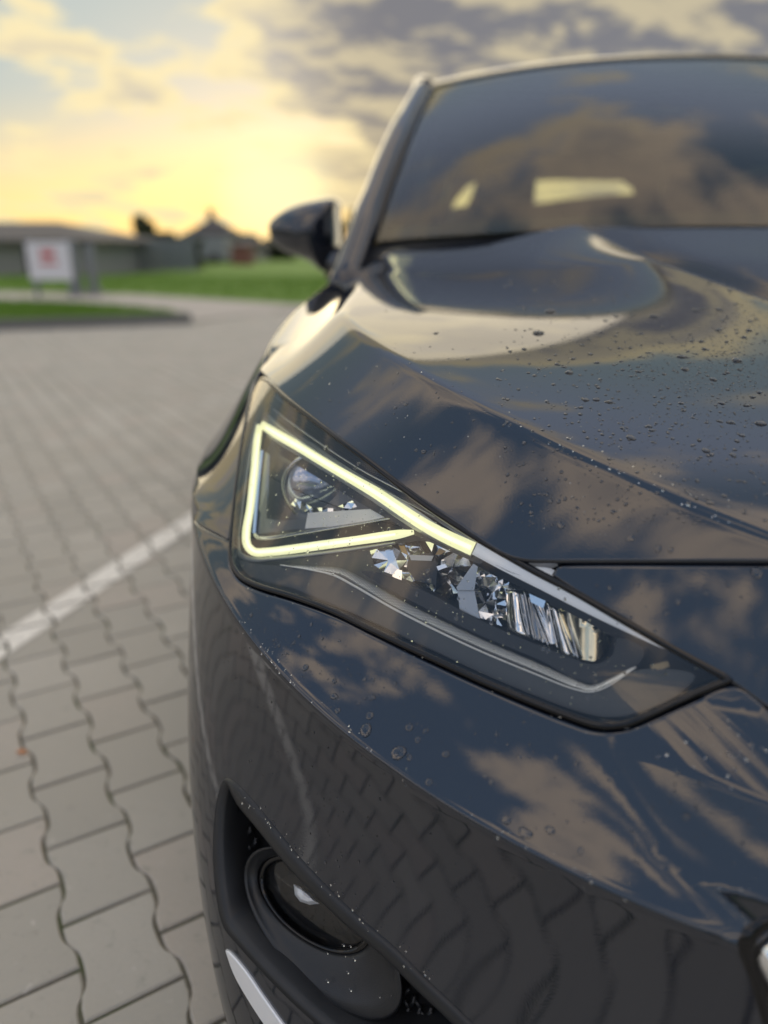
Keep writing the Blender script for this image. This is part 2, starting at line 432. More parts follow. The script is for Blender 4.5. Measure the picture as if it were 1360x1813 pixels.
# ================================================================== GROUND
def b_paver(g, b, t):
    o = g.n('ShaderNodeTexCoord'); ge = g.n('ShaderNodeNewGeometry'); oi = g.n('ShaderNodeObjectInfo')
    r = g.m('FRACT', g.m('ADD', (ge, 8), (oi, 5)))
    pos = (ge, 0)
    n = g.n('ShaderNodeTexNoise', {'Vector': pos, 'Scale': 160., 'Detail': 6., 'Roughness': .7})
    n2_ = g.n('ShaderNodeTexNoise', {'Vector': pos, 'Scale': 2.2, 'Detail': 4.})
    c = g.mix(r, (.40, .38, .33), (.56, .53, .465))
    warm = g.mix(g.m('GREATER_THAN', r, .8), c, (.50, .45, .39))
    c2 = g.mix(g.m('MULTIPLY', (n, 0), .5), warm, (.31, .29, .245))
    n4 = g.n('ShaderNodeTexNoise', {'Vector': pos, 'Scale': 38., 'Detail': 5., 'Roughness': .75}); c2 = g.mix(g.ss((n4, 0), .55, .75), c2, (.29, .28, .24)); c2 = g.mix(g.ss((n4, 0), .40, .25), c2, (.60, .575, .52))
    c3 = g.mix(g.ss((n2_, 0), .35, .75), c2, (.40, .375, .32))
    lk(t, c3[0].outputs[2], b.inputs['Base Color'])
    bp = g.n('ShaderNodeBump', {'Height': (n, 0), 'Strength': .5, 'Distance': .0015}); lk(t, bp.outputs[0], b.inputs['Normal'])
PAVER = mat('concrete_paver', (.3, .29, .26), .82, build=b_paver)
def b_joint(g, b, t):
    ge = g.n('ShaderNodeNewGeometry')
    n = g.n('ShaderNodeTexNoise', {'Vector': (ge, 0), 'Scale': 9., 'Detail': 5.}); n2_ = g.n('ShaderNodeTexNoise', {'Vector': (ge, 0), 'Scale': 220., 'Detail': 3.})
    c = g.mix(g.ss((n, 0), .46, .62), (.15, .135, .105), (.085, .105, .035)); c = g.mix(g.m('MULTIPLY', (n2_, 0), .5), c, (.07, .065, .05))
    lk(t, c[0].outputs[2], b.inputs['Base Color'])
JOINT = mat('joint_sand_and_moss', (.07, .07, .05), .95, build=b_joint)
def ground_sheet(name, pts, z, m, kind='structure', parent=None, thick=.3):
    n = len(pts); V = [(p[0], p[1], z) for p in pts]+[(p[0], p[1], z-thick) for p in pts]
    Fs = [tuple(range(n))]+[(i, i+n, (i+1) % n+n, (i+1) % n) for i in range(n)]
    o = obj(name, V, Fs, m, parent, False)
    if kind: o['kind'] = kind
    return o
def area(p): return .5*sum(p[i][0]*p[(i+1) % len(p)][1]-p[(i+1) % len(p)][0]*p[i][1] for i in range(len(p)))
def b_soil(g, b, t):
    ge = g.n('ShaderNodeNewGeometry')
    n = g.n('ShaderNodeTexNoise', {'Vector': (ge, 0), 'Scale': .6, 'Detail': 7.})
    c = g.mix(g.ss((n, 0), .4, .6), (.10, .115, .045), (.15, .135, .10)); lk(t, c[0].outputs[2], b.inputs['Base Color'])
SOIL = mat('rough_ground', (.12, .12, .07), .95, build=b_soil)
R0 = 900
ground = obj('ground', [(-R0, -R0, -.30), (R0, -R0, -.30), (R0, R0, -.30), (-R0, R0, -.30)], [(0, 1, 2, 3)], SOIL, None, False); ground['kind'] = 'structure'
# bed under the pavers (its top is the joint filling)
pave_poly = [(-7.6, -5.5), (4.5, -5.5), (4.5, 12.2), (-3.1, 12.2), (-4.2, 9.6), (-7.6, 8.3)]
pavement = ground_sheet('pavement', pave_poly, -.0045, JOINT)
E1 = np.array([math.cos(math.radians(126.3)), math.sin(math.radians(126.3))]); E2 = np.array([math.cos(math.radians(36.3)), math.sin(math.radians(36.3))])
PX, PY = .1215, .171
gap = .0026
prof = [(-.0855, .0678), (-.062, .0678), (-.045, .0640), (-.032, .0565), (-.020, .0537), (0, .0532)]
prof = prof+[(-a, b) for a, b in prof[-2::-1]]
out2 = [(x-gap, y*(1-gap/.0855)) for y, x in prof]+[(-x+gap, y*(1-gap/.0855)) for y, x in prof[::-1]]
def paver_mesh(bev=.003, simple=False):
    o = np.array(out2); n = len(o); c = o.mean(0)
    inner = o*np.array([1-bev/.065, 1-bev/.0855])
    V = [(*p, 0.) for p in inner]+[(*p, -bev*.8) for p in o]+[(*p, -.02) for p in o]
    Fs = [tuple(range(n))]
    for k in range(1 if simple else 2):
        Fs += [(k*n+(i+1) % n, k*n+i, (k+1)*n+i, (k+1)*n+(i+1) % n) for i in range(n)]
    if area(inner) < 0: Fs = [q[::-1] for q in Fs]
    return V, Fs
pV, pF = paver_mesh()
org = P(430/2.377, 1050+1180/2.377, z=0.)[:2]
# centre of one paver from the photo: column between left wave (215,1230..) and right wave
c0 = P(410/2.377, 1050+1160/2.377, z=0.)[:2]
cells = []
PPs = np.array(pave_poly)
for i in range(-120, 121):
    for j in range(-90, 91):
        c = c0+E2*PX*i+E1*PY*(j+.5*(i % 2))
        cells.append(c)
cells = np.array(cells)
inn = inside(cells, PPs) & (seg_dist(cells, PPs) > .09)
cells = cells[inn]
def topx(X):
    d = X-CP; z = d@FW; return 680+f*(d@RT)/z, 906.5-f*(d@UP)/z, z
uu, vv_, zz = topx(np.c_[cells, np.zeros(len(cells))])
vis = (zz > .3) & (uu > -60) & (uu < 620) & (vv_ < 1900) & (vv_ > 560)
hide = (uu > 350+np.clip((vv_-1350)*.2, 0, 99)) & (vv_ > 960)
vis &= ~hide
order = np.argsort(np.where(vis, zz, 1e9))
single = set(order[:285].tolist())
base_me = None
for k in single:
    if base_me is None:
        o = obj('paver', pV, pF, PAVER, pavement, False); base_me = o.data
    else:
        o = bpy.data.objects.new('paver', base_me); link(o, pavement)
    c = cells[k]; o.location = (c[0], c[1], rng.uniform(-.0012, .0006))
    o.rotation_euler = (rng.normal()*.004, rng.normal()*.004, math.radians(36.3)+rng.normal()*.006)
mb_v = []; mb_f = []
V0 = np.array(pV); n_ = len(V0); ca, sa = math.cos(math.radians(36.3)), math.sin(math.radians(36.3))
sV, sF = paver_mesh(simple=True); sV = np.array(sV)[:2*len(out2)]
far_keep = [k for k in range(len(cells)) if k not in single]
bufV = []; bufF = []; bs = 0
for k in far_keep:
    c = cells[k]; a = math.radians(36.3)+rng.normal()*.006; ca, sa = math.cos(a), math.sin(a)
    W = np.c_[sV[:, 0]*ca-sV[:, 1]*sa+c[0], sV[:, 0]*sa+sV[:, 1]*ca+c[1], sV[:, 2]+rng.uniform(-.0012, .0006)+sV[:, 0]*rng.normal()*.006]
    W[len(out2):, 2] -= .006
    bufV.append(W); bufF += [tuple(i+bs for i in q) for q in sF]; bs += len(W)
o = obj('paver_field', np.concatenate(bufV), bufF, PAVER, pavement, False); o['kind'] = 'stuff'

# painted bay line, clipped to the paver tops so the joints stay open
def b_line(g, b, t):
    ge = g.n('ShaderNodeNewGeometry')
    n = g.n('ShaderNodeTexNoise', {'Vector': (ge, 0), 'Scale': 60., 'Detail': 6., 'Roughness': .7})
    c = g.mix(g.ss((n, 0), .42, .66), (.90, .87, .79), (.62, .59, .53)); lk(t, c[0].outputs[2], b.inputs['Base Color'])
LINE = mat('worn_white_paint', (.65, .62, .56), .8, build=b_line)
la = P(350, 930, z=0)[:2]; lb = P(0, 1170, z=0)[:2]; ldir = (la-lb)/np.linalg.norm(la-lb); lnrm = np.array([-ldir[1], ldir[0]]); LW = .092
def clip(poly, n, d):
    out = []
    for i in range(len(poly)):
        a, b = poly[i-1], poly[i]; da, db = a@n-d, b@n-d
        if (da >= 0) != (db >= 0): out.append(a+(b-a)*(da/(da-db)))
        if db >= 0: out.append(b)
    return out
lv = []; lf = []
inner = np.array(out2)*np.array([1-.0028/.065, 1-.0028/.0855])
for c in cells:
    dd = (c-lb)@lnrm; tt = (c-lb)@ldir
    if dd < -.12 or dd > LW+.12 or tt < -2.6 or tt > 3.6: continue
    ca, sa = math.cos(math.radians(36.3)), math.sin(math.radians(36.3))
    poly = [np.array([p[0]*ca-p[1]*sa+c[0], p[0]*sa+p[1]*ca+c[1]]) for p in inner]
    poly = clip(poly, lnrm, lb@lnrm+.001); 
    if len(poly) > 2: poly = clip(poly, -lnrm, -(lb@lnrm+LW))
    if len(poly) > 2: poly = clip(poly, -ldir, -(lb@ldir+3.5))
    if len(poly) > 2: poly = clip(poly, ldir, lb@ldir-2.5)
    if len(poly) < 3: continue
    if area(poly) < 0: poly = poly[::-1]
    b0 = len(lv); lv += [(p[0], p[1], .0022) for p in poly]; lf.append(tuple(range(b0, b0+len(poly))))
o = obj('parking_line', lv, lf, LINE, None, False); o['kind'] = 'structure'

# orange leaf lying in a joint
lp = P(36, 1331, z=.004)
mb = MB(); mb.add([(0, 0, .004), (.014, .006, .008), (.026, 0, .003), (.014, -.008, .006), (.012, 0, .010)], [(0, 1, 4), (1, 2, 4), (2, 3, 4), (3, 0, 4)])
o = mb.obj('fallen_leaf', mat('orange_leaf', (.55, .22, .08), .7)); o.location = (lp[0]-.01, lp[1], 0)
tag(o, 'small orange leaf lying in a joint between the grey pavers', 'leaf')

# ---------------- far ground
GRASS = mat('grass_sheet', (.07, .13, .015), .95)
def b_grass(g, b, t):
    ge = g.n('ShaderNodeNewGeometry'); n = g.n('ShaderNodeTexNoise', {'Vector': (ge, 0), 'Scale': 1.4, 'Detail': 5.})
    c = g.mix((n, 0), (.10, .20, .02), (.20, .33, .045)); lk(t, c[0].outputs[2], b.inputs['Base Color'])
GRASS = mat('mown_grass', (.09, .16, .02), .95, build=b_grass)
CONC = mat('concrete_road', (.45, .41, .36), .9)
KERB = mat('kerb_concrete', (.16, .16, .15), .9)
road = ground_sheet('road', [(-30, 8.0), (-7.8, 8.35), (-4.3, 9.7), (-3.2, 12.3), (6, 12.3), (6, 17), (-30, 17)], -.012, CONC)
verge_poly = [P(u, v, z=0)[:2] for u, v in [(-260, 584), (0, 581), (140, 577), (330, 570), (250, 560), (150, 550), (0, 545), (-260, 545)]]
verge = ground_sheet('near_grass_verge', verge_poly, .10, GRASS, thick=.25)
mb = MB()
kp = [P(u, v, z=.0) for u, v in [(-260, 588), (0, 584), (140, 579.5), (338, 572)]]
for a, b in zip(kp[:-1], kp[1:]):
    c = (a+b)/2; L_ = np.linalg.norm(b-a); mb.box((c[0], c[1], .02), (L_+.02, .12, .2), math.atan2(b[1]-a[1], b[0]-a[0]))
o = mb.obj('kerb', KERB); o['kind'] = 'structure'
far_poly = [(-60, 19.5), (-14, 17.0), (-7.6, 15.8), (-3.5, 13.2), (12, 13.0), (60, 60), (60, 140), (-120, 140)]
farg = ground_sheet('far_grass_field', far_poly, -.004, GRASS)
back = ground_sheet('grass_behind', [(-40, -16), (40, -16), (40, -7.5), (-40, -7.5)], -.002, GRASS)
gb = ground_sheet('asphalt_behind', [(-40, -7.5), (40, -7.5), (40, -5.4), (-40, -5.4)], -.010, mat('asphalt', (.06, .06, .06), .9))
# blades of grass on the near verge and the front of the field
BL = mat('grass_blades', (.15, .27, .03), .8)
bv = []; bf = []
def blades(poly, n, z, h):
    poly = np.array(poly); lo, hi = poly.min(0), poly.max(0); q = rng.uniform(lo, hi, (n, 2)); q = q[inside(q, poly)]
    for x, y in q:
        a = rng.uniform(0, 6.28); hh_ = h*rng.uniform(.5, 1.3); w_ = .012; b0 = len(bv)
        bv.extend([(x-w_*math.cos(a), y-w_*math.sin(a), z), (x+w_*math.cos(a), y+w_*math.sin(a), z), (x+rng.normal()*.03, y+rng.normal()*.03, z+hh_)]); bf.append((b0, b0+1, b0+2))
blades(verge_poly, 16000, .10, .07); blades([(-16, 17.4), (-7.6, 15.9), (-3.5, 13.3), (0, 13.3), (0, 26), (-16, 26)], 16000, 0, .10)
o = obj('grass', bv, bf, BL, None, False); tag(o, 'short green grass on the verge and the field beyond the road', 'grass', kind='stuff')

# ---------------- background things
def at(u, v, y): return P(u, v, y=y)
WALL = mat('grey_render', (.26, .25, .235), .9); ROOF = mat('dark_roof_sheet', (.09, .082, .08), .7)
WHITE = mat('white_sign_face', (.72, .72, .74), .5); REDP = mat('red_print', (.55, .06, .05), .5)
STEEL = mat('galvanised_steel', (.22, .24, .26), .5, .5)
def building(u0, u1, vroof, veave, vbase, y, name, label, hipR=50, wm=WALL, rm=ROOF, wins=()):
    a = at(u0, vbase, y); b = at(u1, vbase, y); zt = at((u0+u1)/2, veave, y)[2]; zr = at((u0+u1)/2, vroof, y)[2]
    t = thing(name, label, 'building', (0, 0, 0)); d = abs(b[0]-a[0])*.5; z0 = min(a[2], 0)-.05
    mb = MB(); mb.box(((a[0]+b[0])/2, y+d/2, (zt+z0)/2), (b[0]-a[0], d, zt-z0)); mb.obj('wall', wm, t)
    e = .35; x0, x1, y0, y1 = a[0]-e, b[0]+e, y-e, y+d+e; h = zr-zt; rx = min(hipR, (x1-x0)/2-.05)
    V = [(x0, y0, zt), (x1, y0, zt), (x1, y1, zt), (x0, y1, zt), (x0+rx, (y0+y1)/2, zr), (x1-rx, (y0+y1)/2, zr), (x0, y0, zt-.15), (x1, y0, zt-.15), (x1, y1, zt-.15), (x0, y1, zt-.15)]
    obj('roof', V, [(0, 1, 5, 4), (1, 2, 5), (2, 3, 4, 5), (3, 0, 4), (6, 7, 1, 0), (7, 8, 2, 1), (8, 9, 3, 2), (9, 6, 0, 3), (9, 8, 7, 6)], rm, t, False)
    for (fx, fz, w_, h_) in wins:
        mb = MB(); mb.box((a[0]+(b[0]-a[0])*fx, y-.02, z0+(zt-z0)*fz), (w_, .06, h_)); o = mb.obj('window', GBLACK, t)
        mb = MB(); mb.box((a[0]+(b[0]-a[0])*fx, y-.05, z0+(zt-z0)*fz-h_/2), (w_+.2, .12, .08)); mb.obj('sill', WHITE, o)
    return t
building(-420, 172, 388, 425, 505, 26, 'low_building', 'long low grey building with dark pitched roof at the left edge', 3.2, wins=((.35, .5, 1.6, 1.), (.6, .5, 1.6, 1.), (.85, .5, 1.2, 1.2)))
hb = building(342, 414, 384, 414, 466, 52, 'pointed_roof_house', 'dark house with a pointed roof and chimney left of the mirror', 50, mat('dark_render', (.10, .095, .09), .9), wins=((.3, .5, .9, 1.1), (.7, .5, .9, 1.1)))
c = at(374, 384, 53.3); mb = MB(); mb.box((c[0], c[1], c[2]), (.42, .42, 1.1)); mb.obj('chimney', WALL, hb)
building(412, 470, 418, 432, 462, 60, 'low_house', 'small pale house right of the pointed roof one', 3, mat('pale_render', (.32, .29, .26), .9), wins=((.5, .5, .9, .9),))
s = at(87, 462, 14.5)
sg = thing('notice_board', 'white notice board with red print standing before the long building', 'sign', (s[0], 14.5, 0))
zt, zb = at(87, 428, 14.5)[2], at(87, 496, 14.5)[2]; wd = at(124, 460, 14.5)[0]-at(50, 460, 14.5)[0]
mb = MB(); mb.box((0, 0, (zt+zb)/2), (wd, .05, zt-zb)); mb.obj('board', WHITE, sg)
for sx_ in (-1, 1):
    mb = MB(); mb.box((sx_*wd*.42, .06, zt/2), (.07, .07, zt+.1)); mb.obj('post', STEEL, sg)
mb = MB()
for i in range(5): mb.box((-wd*.14+i*wd*.07, -.028, zt-.22), (wd*.05, .006, .16))
mb.box((0, -.028, zt-.40), (wd*.42, .006, .06)); mb.obj('print', REDP, sg)
for k, (u, vt, lab) in enumerate([(140, 425, 'grey steel post just right of the white notice board'), (170, 432, 'second grey steel post further right of the notice board')]):
    s = at(u, 530, 15.5); t = thing('steel_post', lab, 'post', (s[0], 15.5, 0), 'steel posts beside the notice board'); hgt = at(u, vt, 15.5)[2]
    mb = MB(); mb.box((0, 0, hgt/2), (.16, .12, hgt)); mb.obj('post_shaft', STEEL, t); mb = MB(); mb.box((0, 0, .03), (.3, .3, .06)); mb.obj('base_plate', STEEL, t)
# fence
ft = thing('steel_fence', 'grey steel fence running across beyond the grass', 'fence', (0, 30, 0))
x0 = at(182, 470, 30)[0]; x1 = at(345, 470, 30)[0]; n = 7; hF = 1.35
for i in range(n+1):
    x = x0+(x1-x0)*i/n; mb = MB(); mb.box((x, 0, hF/2), (.09, .09, hF)); mb.obj('post', STEEL, ft)
slatme = None
for i in range(60):
    x = x0+(x1-x0)*(i+.5)/60
    if slatme is None: mb = MB(); mb.box((0, 0, hF*.5), (.05, .02, hF*.86)); o = mb.obj('slat', STEEL, ft); slatme = o.data
    else: o = bpy.data.objects.new('slat', slatme); link(o, ft)
    o.location = (x, 0, 0)
for z in (.25, hF*.85): mb = MB(); mb.box(((x0+x1)/2, .03, z), (x1-x0, .04, .06)); mb.obj('rail', STEEL, ft)
# red container and white van on the field
s = at(432, 478, 44); t = thing('red_shed', 'small red shed in front of the far houses', 'shed', (s[0], 44, 0))
mb = MB(); mb.box((0, 0, .55), (1.1, 1., 1.1)); mb.obj('shed_wall', mat('red_sheet', (.20, .08, .06), .6), t)
obj('shed_roof', [(-.65, -.6, 1.12), (.65, -.6, 1.12), (.65, .6, 1.3), (-.65, .6, 1.3), (-.65, -.6, 1.06), (.65, -.6, 1.06), (.65, .6, 1.24), (-.65, .6, 1.24)], [(0, 1, 2, 3), (7, 6, 5, 4), (0, 4, 5, 1), (1, 5, 6, 2), (2, 6, 7, 3), (3, 7, 4, 0)], ROOF, t, False)
s = at(372, 478, 46); t = thing('white_trailer', 'pale grey trailer parked before the pointed roof house', 'trailer', (s[0], 46, 0))
mb = MB(); mb.box((0, 0, .95), (2.6, 1.5, 1.3)); mb.obj('trailer_body', mat('pale_sheet', (.24, .25, .27), .5), t)
mb = MB(); mb.tube([(-.5, -.8, .3), (-.5, -.6, .3)], .3, 16); mb.obj('wheel', TYRE, t); mb = MB(); mb.tube([(.5, -.8, .3), (.5, -.6, .3)], .3, 16); mb.obj('wheel', TYRE, t)
mb = MB(); mb.tube([(1.3, 0, .4), (2.2, 0, .4)], .05, 8); mb.obj('tow_bar', STEEL, t)
# trees
LEAF = mat('dark_foliage', (.045, .055, .022), .8); BARK = mat('bark', (.08, .06, .045), .9)
def tree(u, vtop, vbase, wpx, y, label, group=None, nl=2600, bulk=1.):
    b = at(u, vbase, y); h = at(u, vtop, y)[2]; wd = wpx*y/f/2; t = thing('tree', label, 'tree', (b[0], y, 0), group)
    mb = MB(); mb.tube([(0, 0, -.2), (.1, 0, h*.4), (0, .05, h*.85)], [wd*.12+.06, wd*.08+.04, .03], 8)
    for k in range(5):
        a = k*1.3; mb.tube([(0, 0, h*(.3+.1*k)), (wd*.5*math.cos(a), wd*.5*math.sin(a), h*(.45+.1*k))], [.05, .02], 6)
    mb.obj('trunk', BARK, t)
    V = []; Fs = []
    lobes = [(rng.normal()*wd*.35, rng.normal()*wd*.35, h*rng.uniform(.35, .92), rng.uniform(.35, .7)*wd) for _ in range(12)]
    for i in range(nl):
        lx, ly, lz, lr = lobes[rng.integers(12)]; d = rng.normal(size=3); d /= np.linalg.norm(d); r = lr*rng.uniform(.5, 1.05)
        tp = 1-.55*max(0, (lz/h-.4))
        c = np.array([lx*tp, ly*tp, lz])+d*r*np.array([tp, tp, 1.1]); c[2] = min(c[2], h); s_ = wd*.15*rng.uniform(.6, 1.4)
        a = rng.normal(size=3); a /= np.linalg.norm(a); bb = np.cross(a, d+1e-3); bb /= np.linalg.norm(bb)
        b0 = len(V); V += [c+a*s_, c+bb*s_*.6, c-a*s_, c-bb*s_*.6]; Fs.append((b0, b0+1, b0+2, b0+3))
    obj('crown', V, Fs, LEAF, t, False)
tree(260, 364, 478, 46, 48, 'tall dark tree rising above the field beyond the fence')
for k, (u, vt, wp, y, lab) in enumerate([(215, 424, 70, 60, 'broad low tree just right of the long low building'), (300, 412, 60, 62, 'low tree between the tall tree and the pointed roof house'), (440, 416, 50, 66, 'round low tree behind the small pale house'),
        (250, 425, 80, 58, 'bushy tree at the foot of the tall dark tree'), (330, 418, 46, 64, 'bushy tree just left of the pointed roof house'), (490, 424, 70, 70, 'low tree behind the door mirror'), (625, 372, 40, 46, 'dark tree seen between mirror and windscreen pillar')]):
    tree(u, vt, 470, wp, y, lab, 'trees along the far side of the field', 1500)
def hedge(u0, u1, vt, vb, y, label, n=3200):
    a, b = at(u0, vb, y), at(u1, vb, y); h = at(u0, vt, y)[2]; t = thing('hedge', label, 'hedge', (a[0], y, 0)); V = []; Fs = []; L_ = b[0]-a[0]
    for _ in range(n):
        x_ = rng.uniform(0, L_); c = np.array([x_, rng.normal()*.4, rng.uniform(0, h*(1+.12*math.sin(x_*1.3)+.08*math.sin(x_*3.1)))]); d = rng.normal(size=3); d /= np.linalg.norm(d); e_ = np.cross(d, (0, 0, 1)); e_ /= np.linalg.norm(e_); s_ = rng.uniform(.12, .28)
        b0 = len(V); V += [c+d*s_, c+e_*s_, c-d*s_, c-e_*s_]; Fs.append((b0, b0+1, b0+2, b0+3))
    obj('foliage', V, Fs, LEAF, t, False); mb = MB()
    for k in range(5): mb = MB(); mb.tube([(L_*(k+.5)/5, 0, -.05), (L_*(k+.5)/5, 0, h*.7)], .04, 6); mb.obj('stem', BARK, t)
hedge(176, 352, 428, 470, 36, 'dark hedge behind the grey fence')
hedge(405, 520, 436, 470, 62, 'dark hedge between the red shed and the door mirror')
# hazy hedge line closing the horizon
V = []; Fs = []
for i in range(9000):
    a = rng.uniform(-.95, .9); y = 95+rng.uniform(-6, 6); x = y*math.tan(a)*1.0-5; h = 1.5+.5*math.sin(x*.11)+.4*math.sin(x*.37+1); z = rng.uniform(-.3, h); s_ = rng.uniform(.2, .6)
    d = rng.normal(size=3); d /= np.linalg.norm(d); e_ = np.cross(d, (0, 0, 1)); e_ /= np.linalg.norm(e_); c = np.array([x, y, z]); b0 = len(V)
    V += [c+d*s_, c+e_*s_, c-d*s_, c-e_*s_]; Fs.append((b0, b0+1, b0+2, b0+3))
o = obj('distant_wood', V, Fs, LEAF, None, False); tag(o, 'low dark wood closing the horizon beyond the field', 'wood', kind='stuff')
V = []; Fs = []
for i in range(5000):
    x = rng.uniform(-90, 90); y = -60+rng.uniform(-4, 4); z = rng.uniform(-.3, 5+2*math.sin(x*.13)); s_ = rng.uniform(.5, 1.3)
    d = rng.normal(size=3); d /= np.linalg.norm(d); e_ = np.cross(d, (0, 0, 1)); e_ /= np.linalg.norm(e_); c = np.array([x, y, z]); b0 = len(V)
    V += [c+d*s_, c+e_*s_, c-d*s_, c-e_*s_]; Fs.append((b0, b0+1, b0+2, b0+3))
o = obj('wood_behind', V, Fs, LEAF, None, False); tag(o, 'line of trees mirrored in the paint, behind the photographer', 'wood', kind='stuff')

# ================================================================== THE CAR
car = thing('parked_car', 'dark blue-black hatchback parked on pavers with its triangular running light on', 'car', (0, 0, 0))
# --- headlight outline (pixels -> body surface)
OUT = [(463, 670), (452, 684), (439, 735), (427, 800), (418, 865), (411, 930), (408, 975), (412, 1002), (425, 1020), (450, 1034), (520, 1056), (590, 1082), (660, 1116), (760, 1163), (880, 1217),
       (1000, 1265), (1060, 1284), (1105, 1282), (1150, 1264), (1210, 1236), (1292, 1203), (1245, 1178), (1190, 1148), (1100, 1096), (1010, 1044), (950, 1013), (900, 985), (840, 950), (742, 886), (650, 815), (560, 748), (500, 700), (474, 674)]
outl_px = spline(OUT, 9, True, sharp=(20,))
HLQ = pq(outl_px)
def grow(pts, d):
    p = np.array(pts, float); t = np.roll(p, -1, 0)-np.roll(p, 1, 0); t /= np.linalg.norm(t, axis=1)[:, None]+1e-9; nn__ = np.c_[t[:, 1], -t[:, 0]]
    if area([tuple(q) for q in p]) < 0: nn__ = -nn__
    dd = d if hasattr(d, '__len__') else np.full(len(p), d)
    return p+nn__*np.asarray(dd)[:, None]
# --- bumper
lower = []   # lower bumper edge of the headlamp cut-out, from the wing gap round to the inner corner
LO = [(405, 962), (403, 985), (406, 1010), (420, 1031), (450, 1048), (520, 1071), (590, 1097), (660, 1132), (760, 1181), (880, 1236), (1000, 1285), (1058, 1303), (1108, 1301), (1160, 1281), (1215, 1256), (1300, 1224), (1359, 1262)]
lo_px = spline(LO, 9); loq = pq(lo_px)
zg = loq[0, 1]
def arch(a0, a1, n, r=.375, yc=.885, zc_=.335):
    th = np.linspace(a0, a1, n); return yc+r*np.cos(th), zc_+r*np.sin(th)
ya, za = arch(math.radians(134), math.radians(205), 22)
archq = yz2q(ya, za)
# gap line from arch to the lamp
yg, zg2 = arch(math.radians(134), math.radians(134), 1)
g0 = archq[0]; gapl = np.array([g0+(loq[0]-g0)*t for t in np.linspace(0, 1, 14)])
# centre part: right edge continues to the car's centre and is mirrored
cen = np.array([[loq[-1, 0]*(1-t), loq[-1, 1]+(-.045)*t] for t in np.linspace(.12, 1, 10)])
def zbot(a): return .135+.05*np.clip((a-.9)/.5, 0, 1)
abot = np.linspace(archq[-1, 0], 0, 50); botq = np.c_[abot, .14+0*abot]
half = np.concatenate([gapl[:-1], loq, cen])           # arch -> lamp -> centre (top)
topl = half; bot = np.concatenate([archq[1:], botq[1:]])  # arch down -> bottom -> centre
# full outline: left top .. centre .. mirrored top .. mirrored bottom .. left bottom
m_top = topl[::-1][1:]*[-1, 1]; m_bot = bot[:-1]*[-1, 1]
outer = np.concatenate([topl, m_top, m_bot, bot[::-1]])
keep = [0]
for i in range(1, len(outer)):
    if np.linalg.norm(outer[i]-outer[keep[-1]]) > 1e-4: keep.append(i)
outer = outer[keep]
# fog recess and grille openings
FOG = [(399, 1378), (412, 1381), (432, 1399), (470, 1443), (520, 1505), (570, 1560), (630, 1618), (700, 1678), (760, 1738), (815, 1790), (860, 1840), (860, 1875), (780, 1890), (690, 1878), (600, 1838), (540, 1790), (480, 1732), (425, 1672), (398, 1638), (386, 1590), (380, 1530), (380, 1470), (386, 1415)]
fog_px = spline(FOG, 9, True); FOGQ = pq(fog_px)
GR3 = [(-.353, .492), (-.342, .508), (-.30, .532), (-.22, .556), (0, .565), (.22, .556), (.30, .532), (.342, .508), (.353, .492), (.344, .470), (.28, .35), (.0, .28), (-.28, .35), (-.344, .470)]
def xz2q(x, z):
    ox, oy, dn = offs(x, z); y = LY-(LY-oy)*np.clip(1-(np.abs(x)/(AX-ox))**(P1+pk*dn*dn), 0, 1)**(1/(Q1+qk*dn*dn)); return xyz2q(np.c_[x, y, z])
gr = spline(GR3, .012, True); GRQ = xz2q(gr[:, 0], gr[:, 1])
clines = []
aa_ = np.linspace(-1.25, 1.25, 260)
for dt_ in (-.011, -.0065, -.003, -.001, .001, .003, .0065, .011):
    zz_c = np.full(len(aa_), .5)
    for _ in range(12):
        Xc = q2xyz(np.c_[aa_, zz_c]); zz_c = np.polyval(ZC, np.maximum(np.abs(Xc[:, 0]), .3))+dt_
    l_ = np.c_[aa_, zz_c]; k_ = inside(l_, outer)
    for h_ in (FOGQ, GRQ): k_ &= ~inside(l_, h_)
    k_ &= (seg_dist(l_, outer) > .006) & (seg_dist(l_, GRQ) > .006)
    run = []
    for p_, kk in zip(l_, k_):
        if kk: run.append(p_)
        elif run: clines.append(np.array(run)); run = []
    if run: clines.append(np.array(run))
bump = panel('bumper', outer, [FOGQ, GRQ], q2xyz, qn, (.0095, .0085), PAINT, car, rad=.0045, depth=.014, hole_rad=[.003, .006], lines=clines)

# --- header panel above the grille
HD = [(984, 1013), (990, 1008.5), (1010, 1007), (1180, 1007), (1359, 1007)]
hdq = pq(spline(HD, 12)); HB = [(1359, 1246), (1300, 1204), (1250, 1177), (1190, 1143), (1100, 1091), (1010, 1034), (984, 1017)]
hbq = pq(spline(HB, 10))
cx0 = np.array([[hdq[-1, 0]*(1-t), hdq[-1, 1]+.006*t] for t in np.linspace(.1, 1, 10)]); cx1 = np.array([[hbq[0, 0]*(1-t), hbq[0, 1]-.045*t] for t in np.linspace(1, .1, 10)])
halfh = np.concatenate([cx1, hbq, hdq[1:], cx0])    # centre bottom -> out -> centre top
outh = np.concatenate([halfh, (halfh[::-1]*[-1, 1])[1:-1]])
panel('nose_panel', outh, [], q2xyz, qn, (.0095, .0085), PAINT, car, rad=.004, depth=.014)

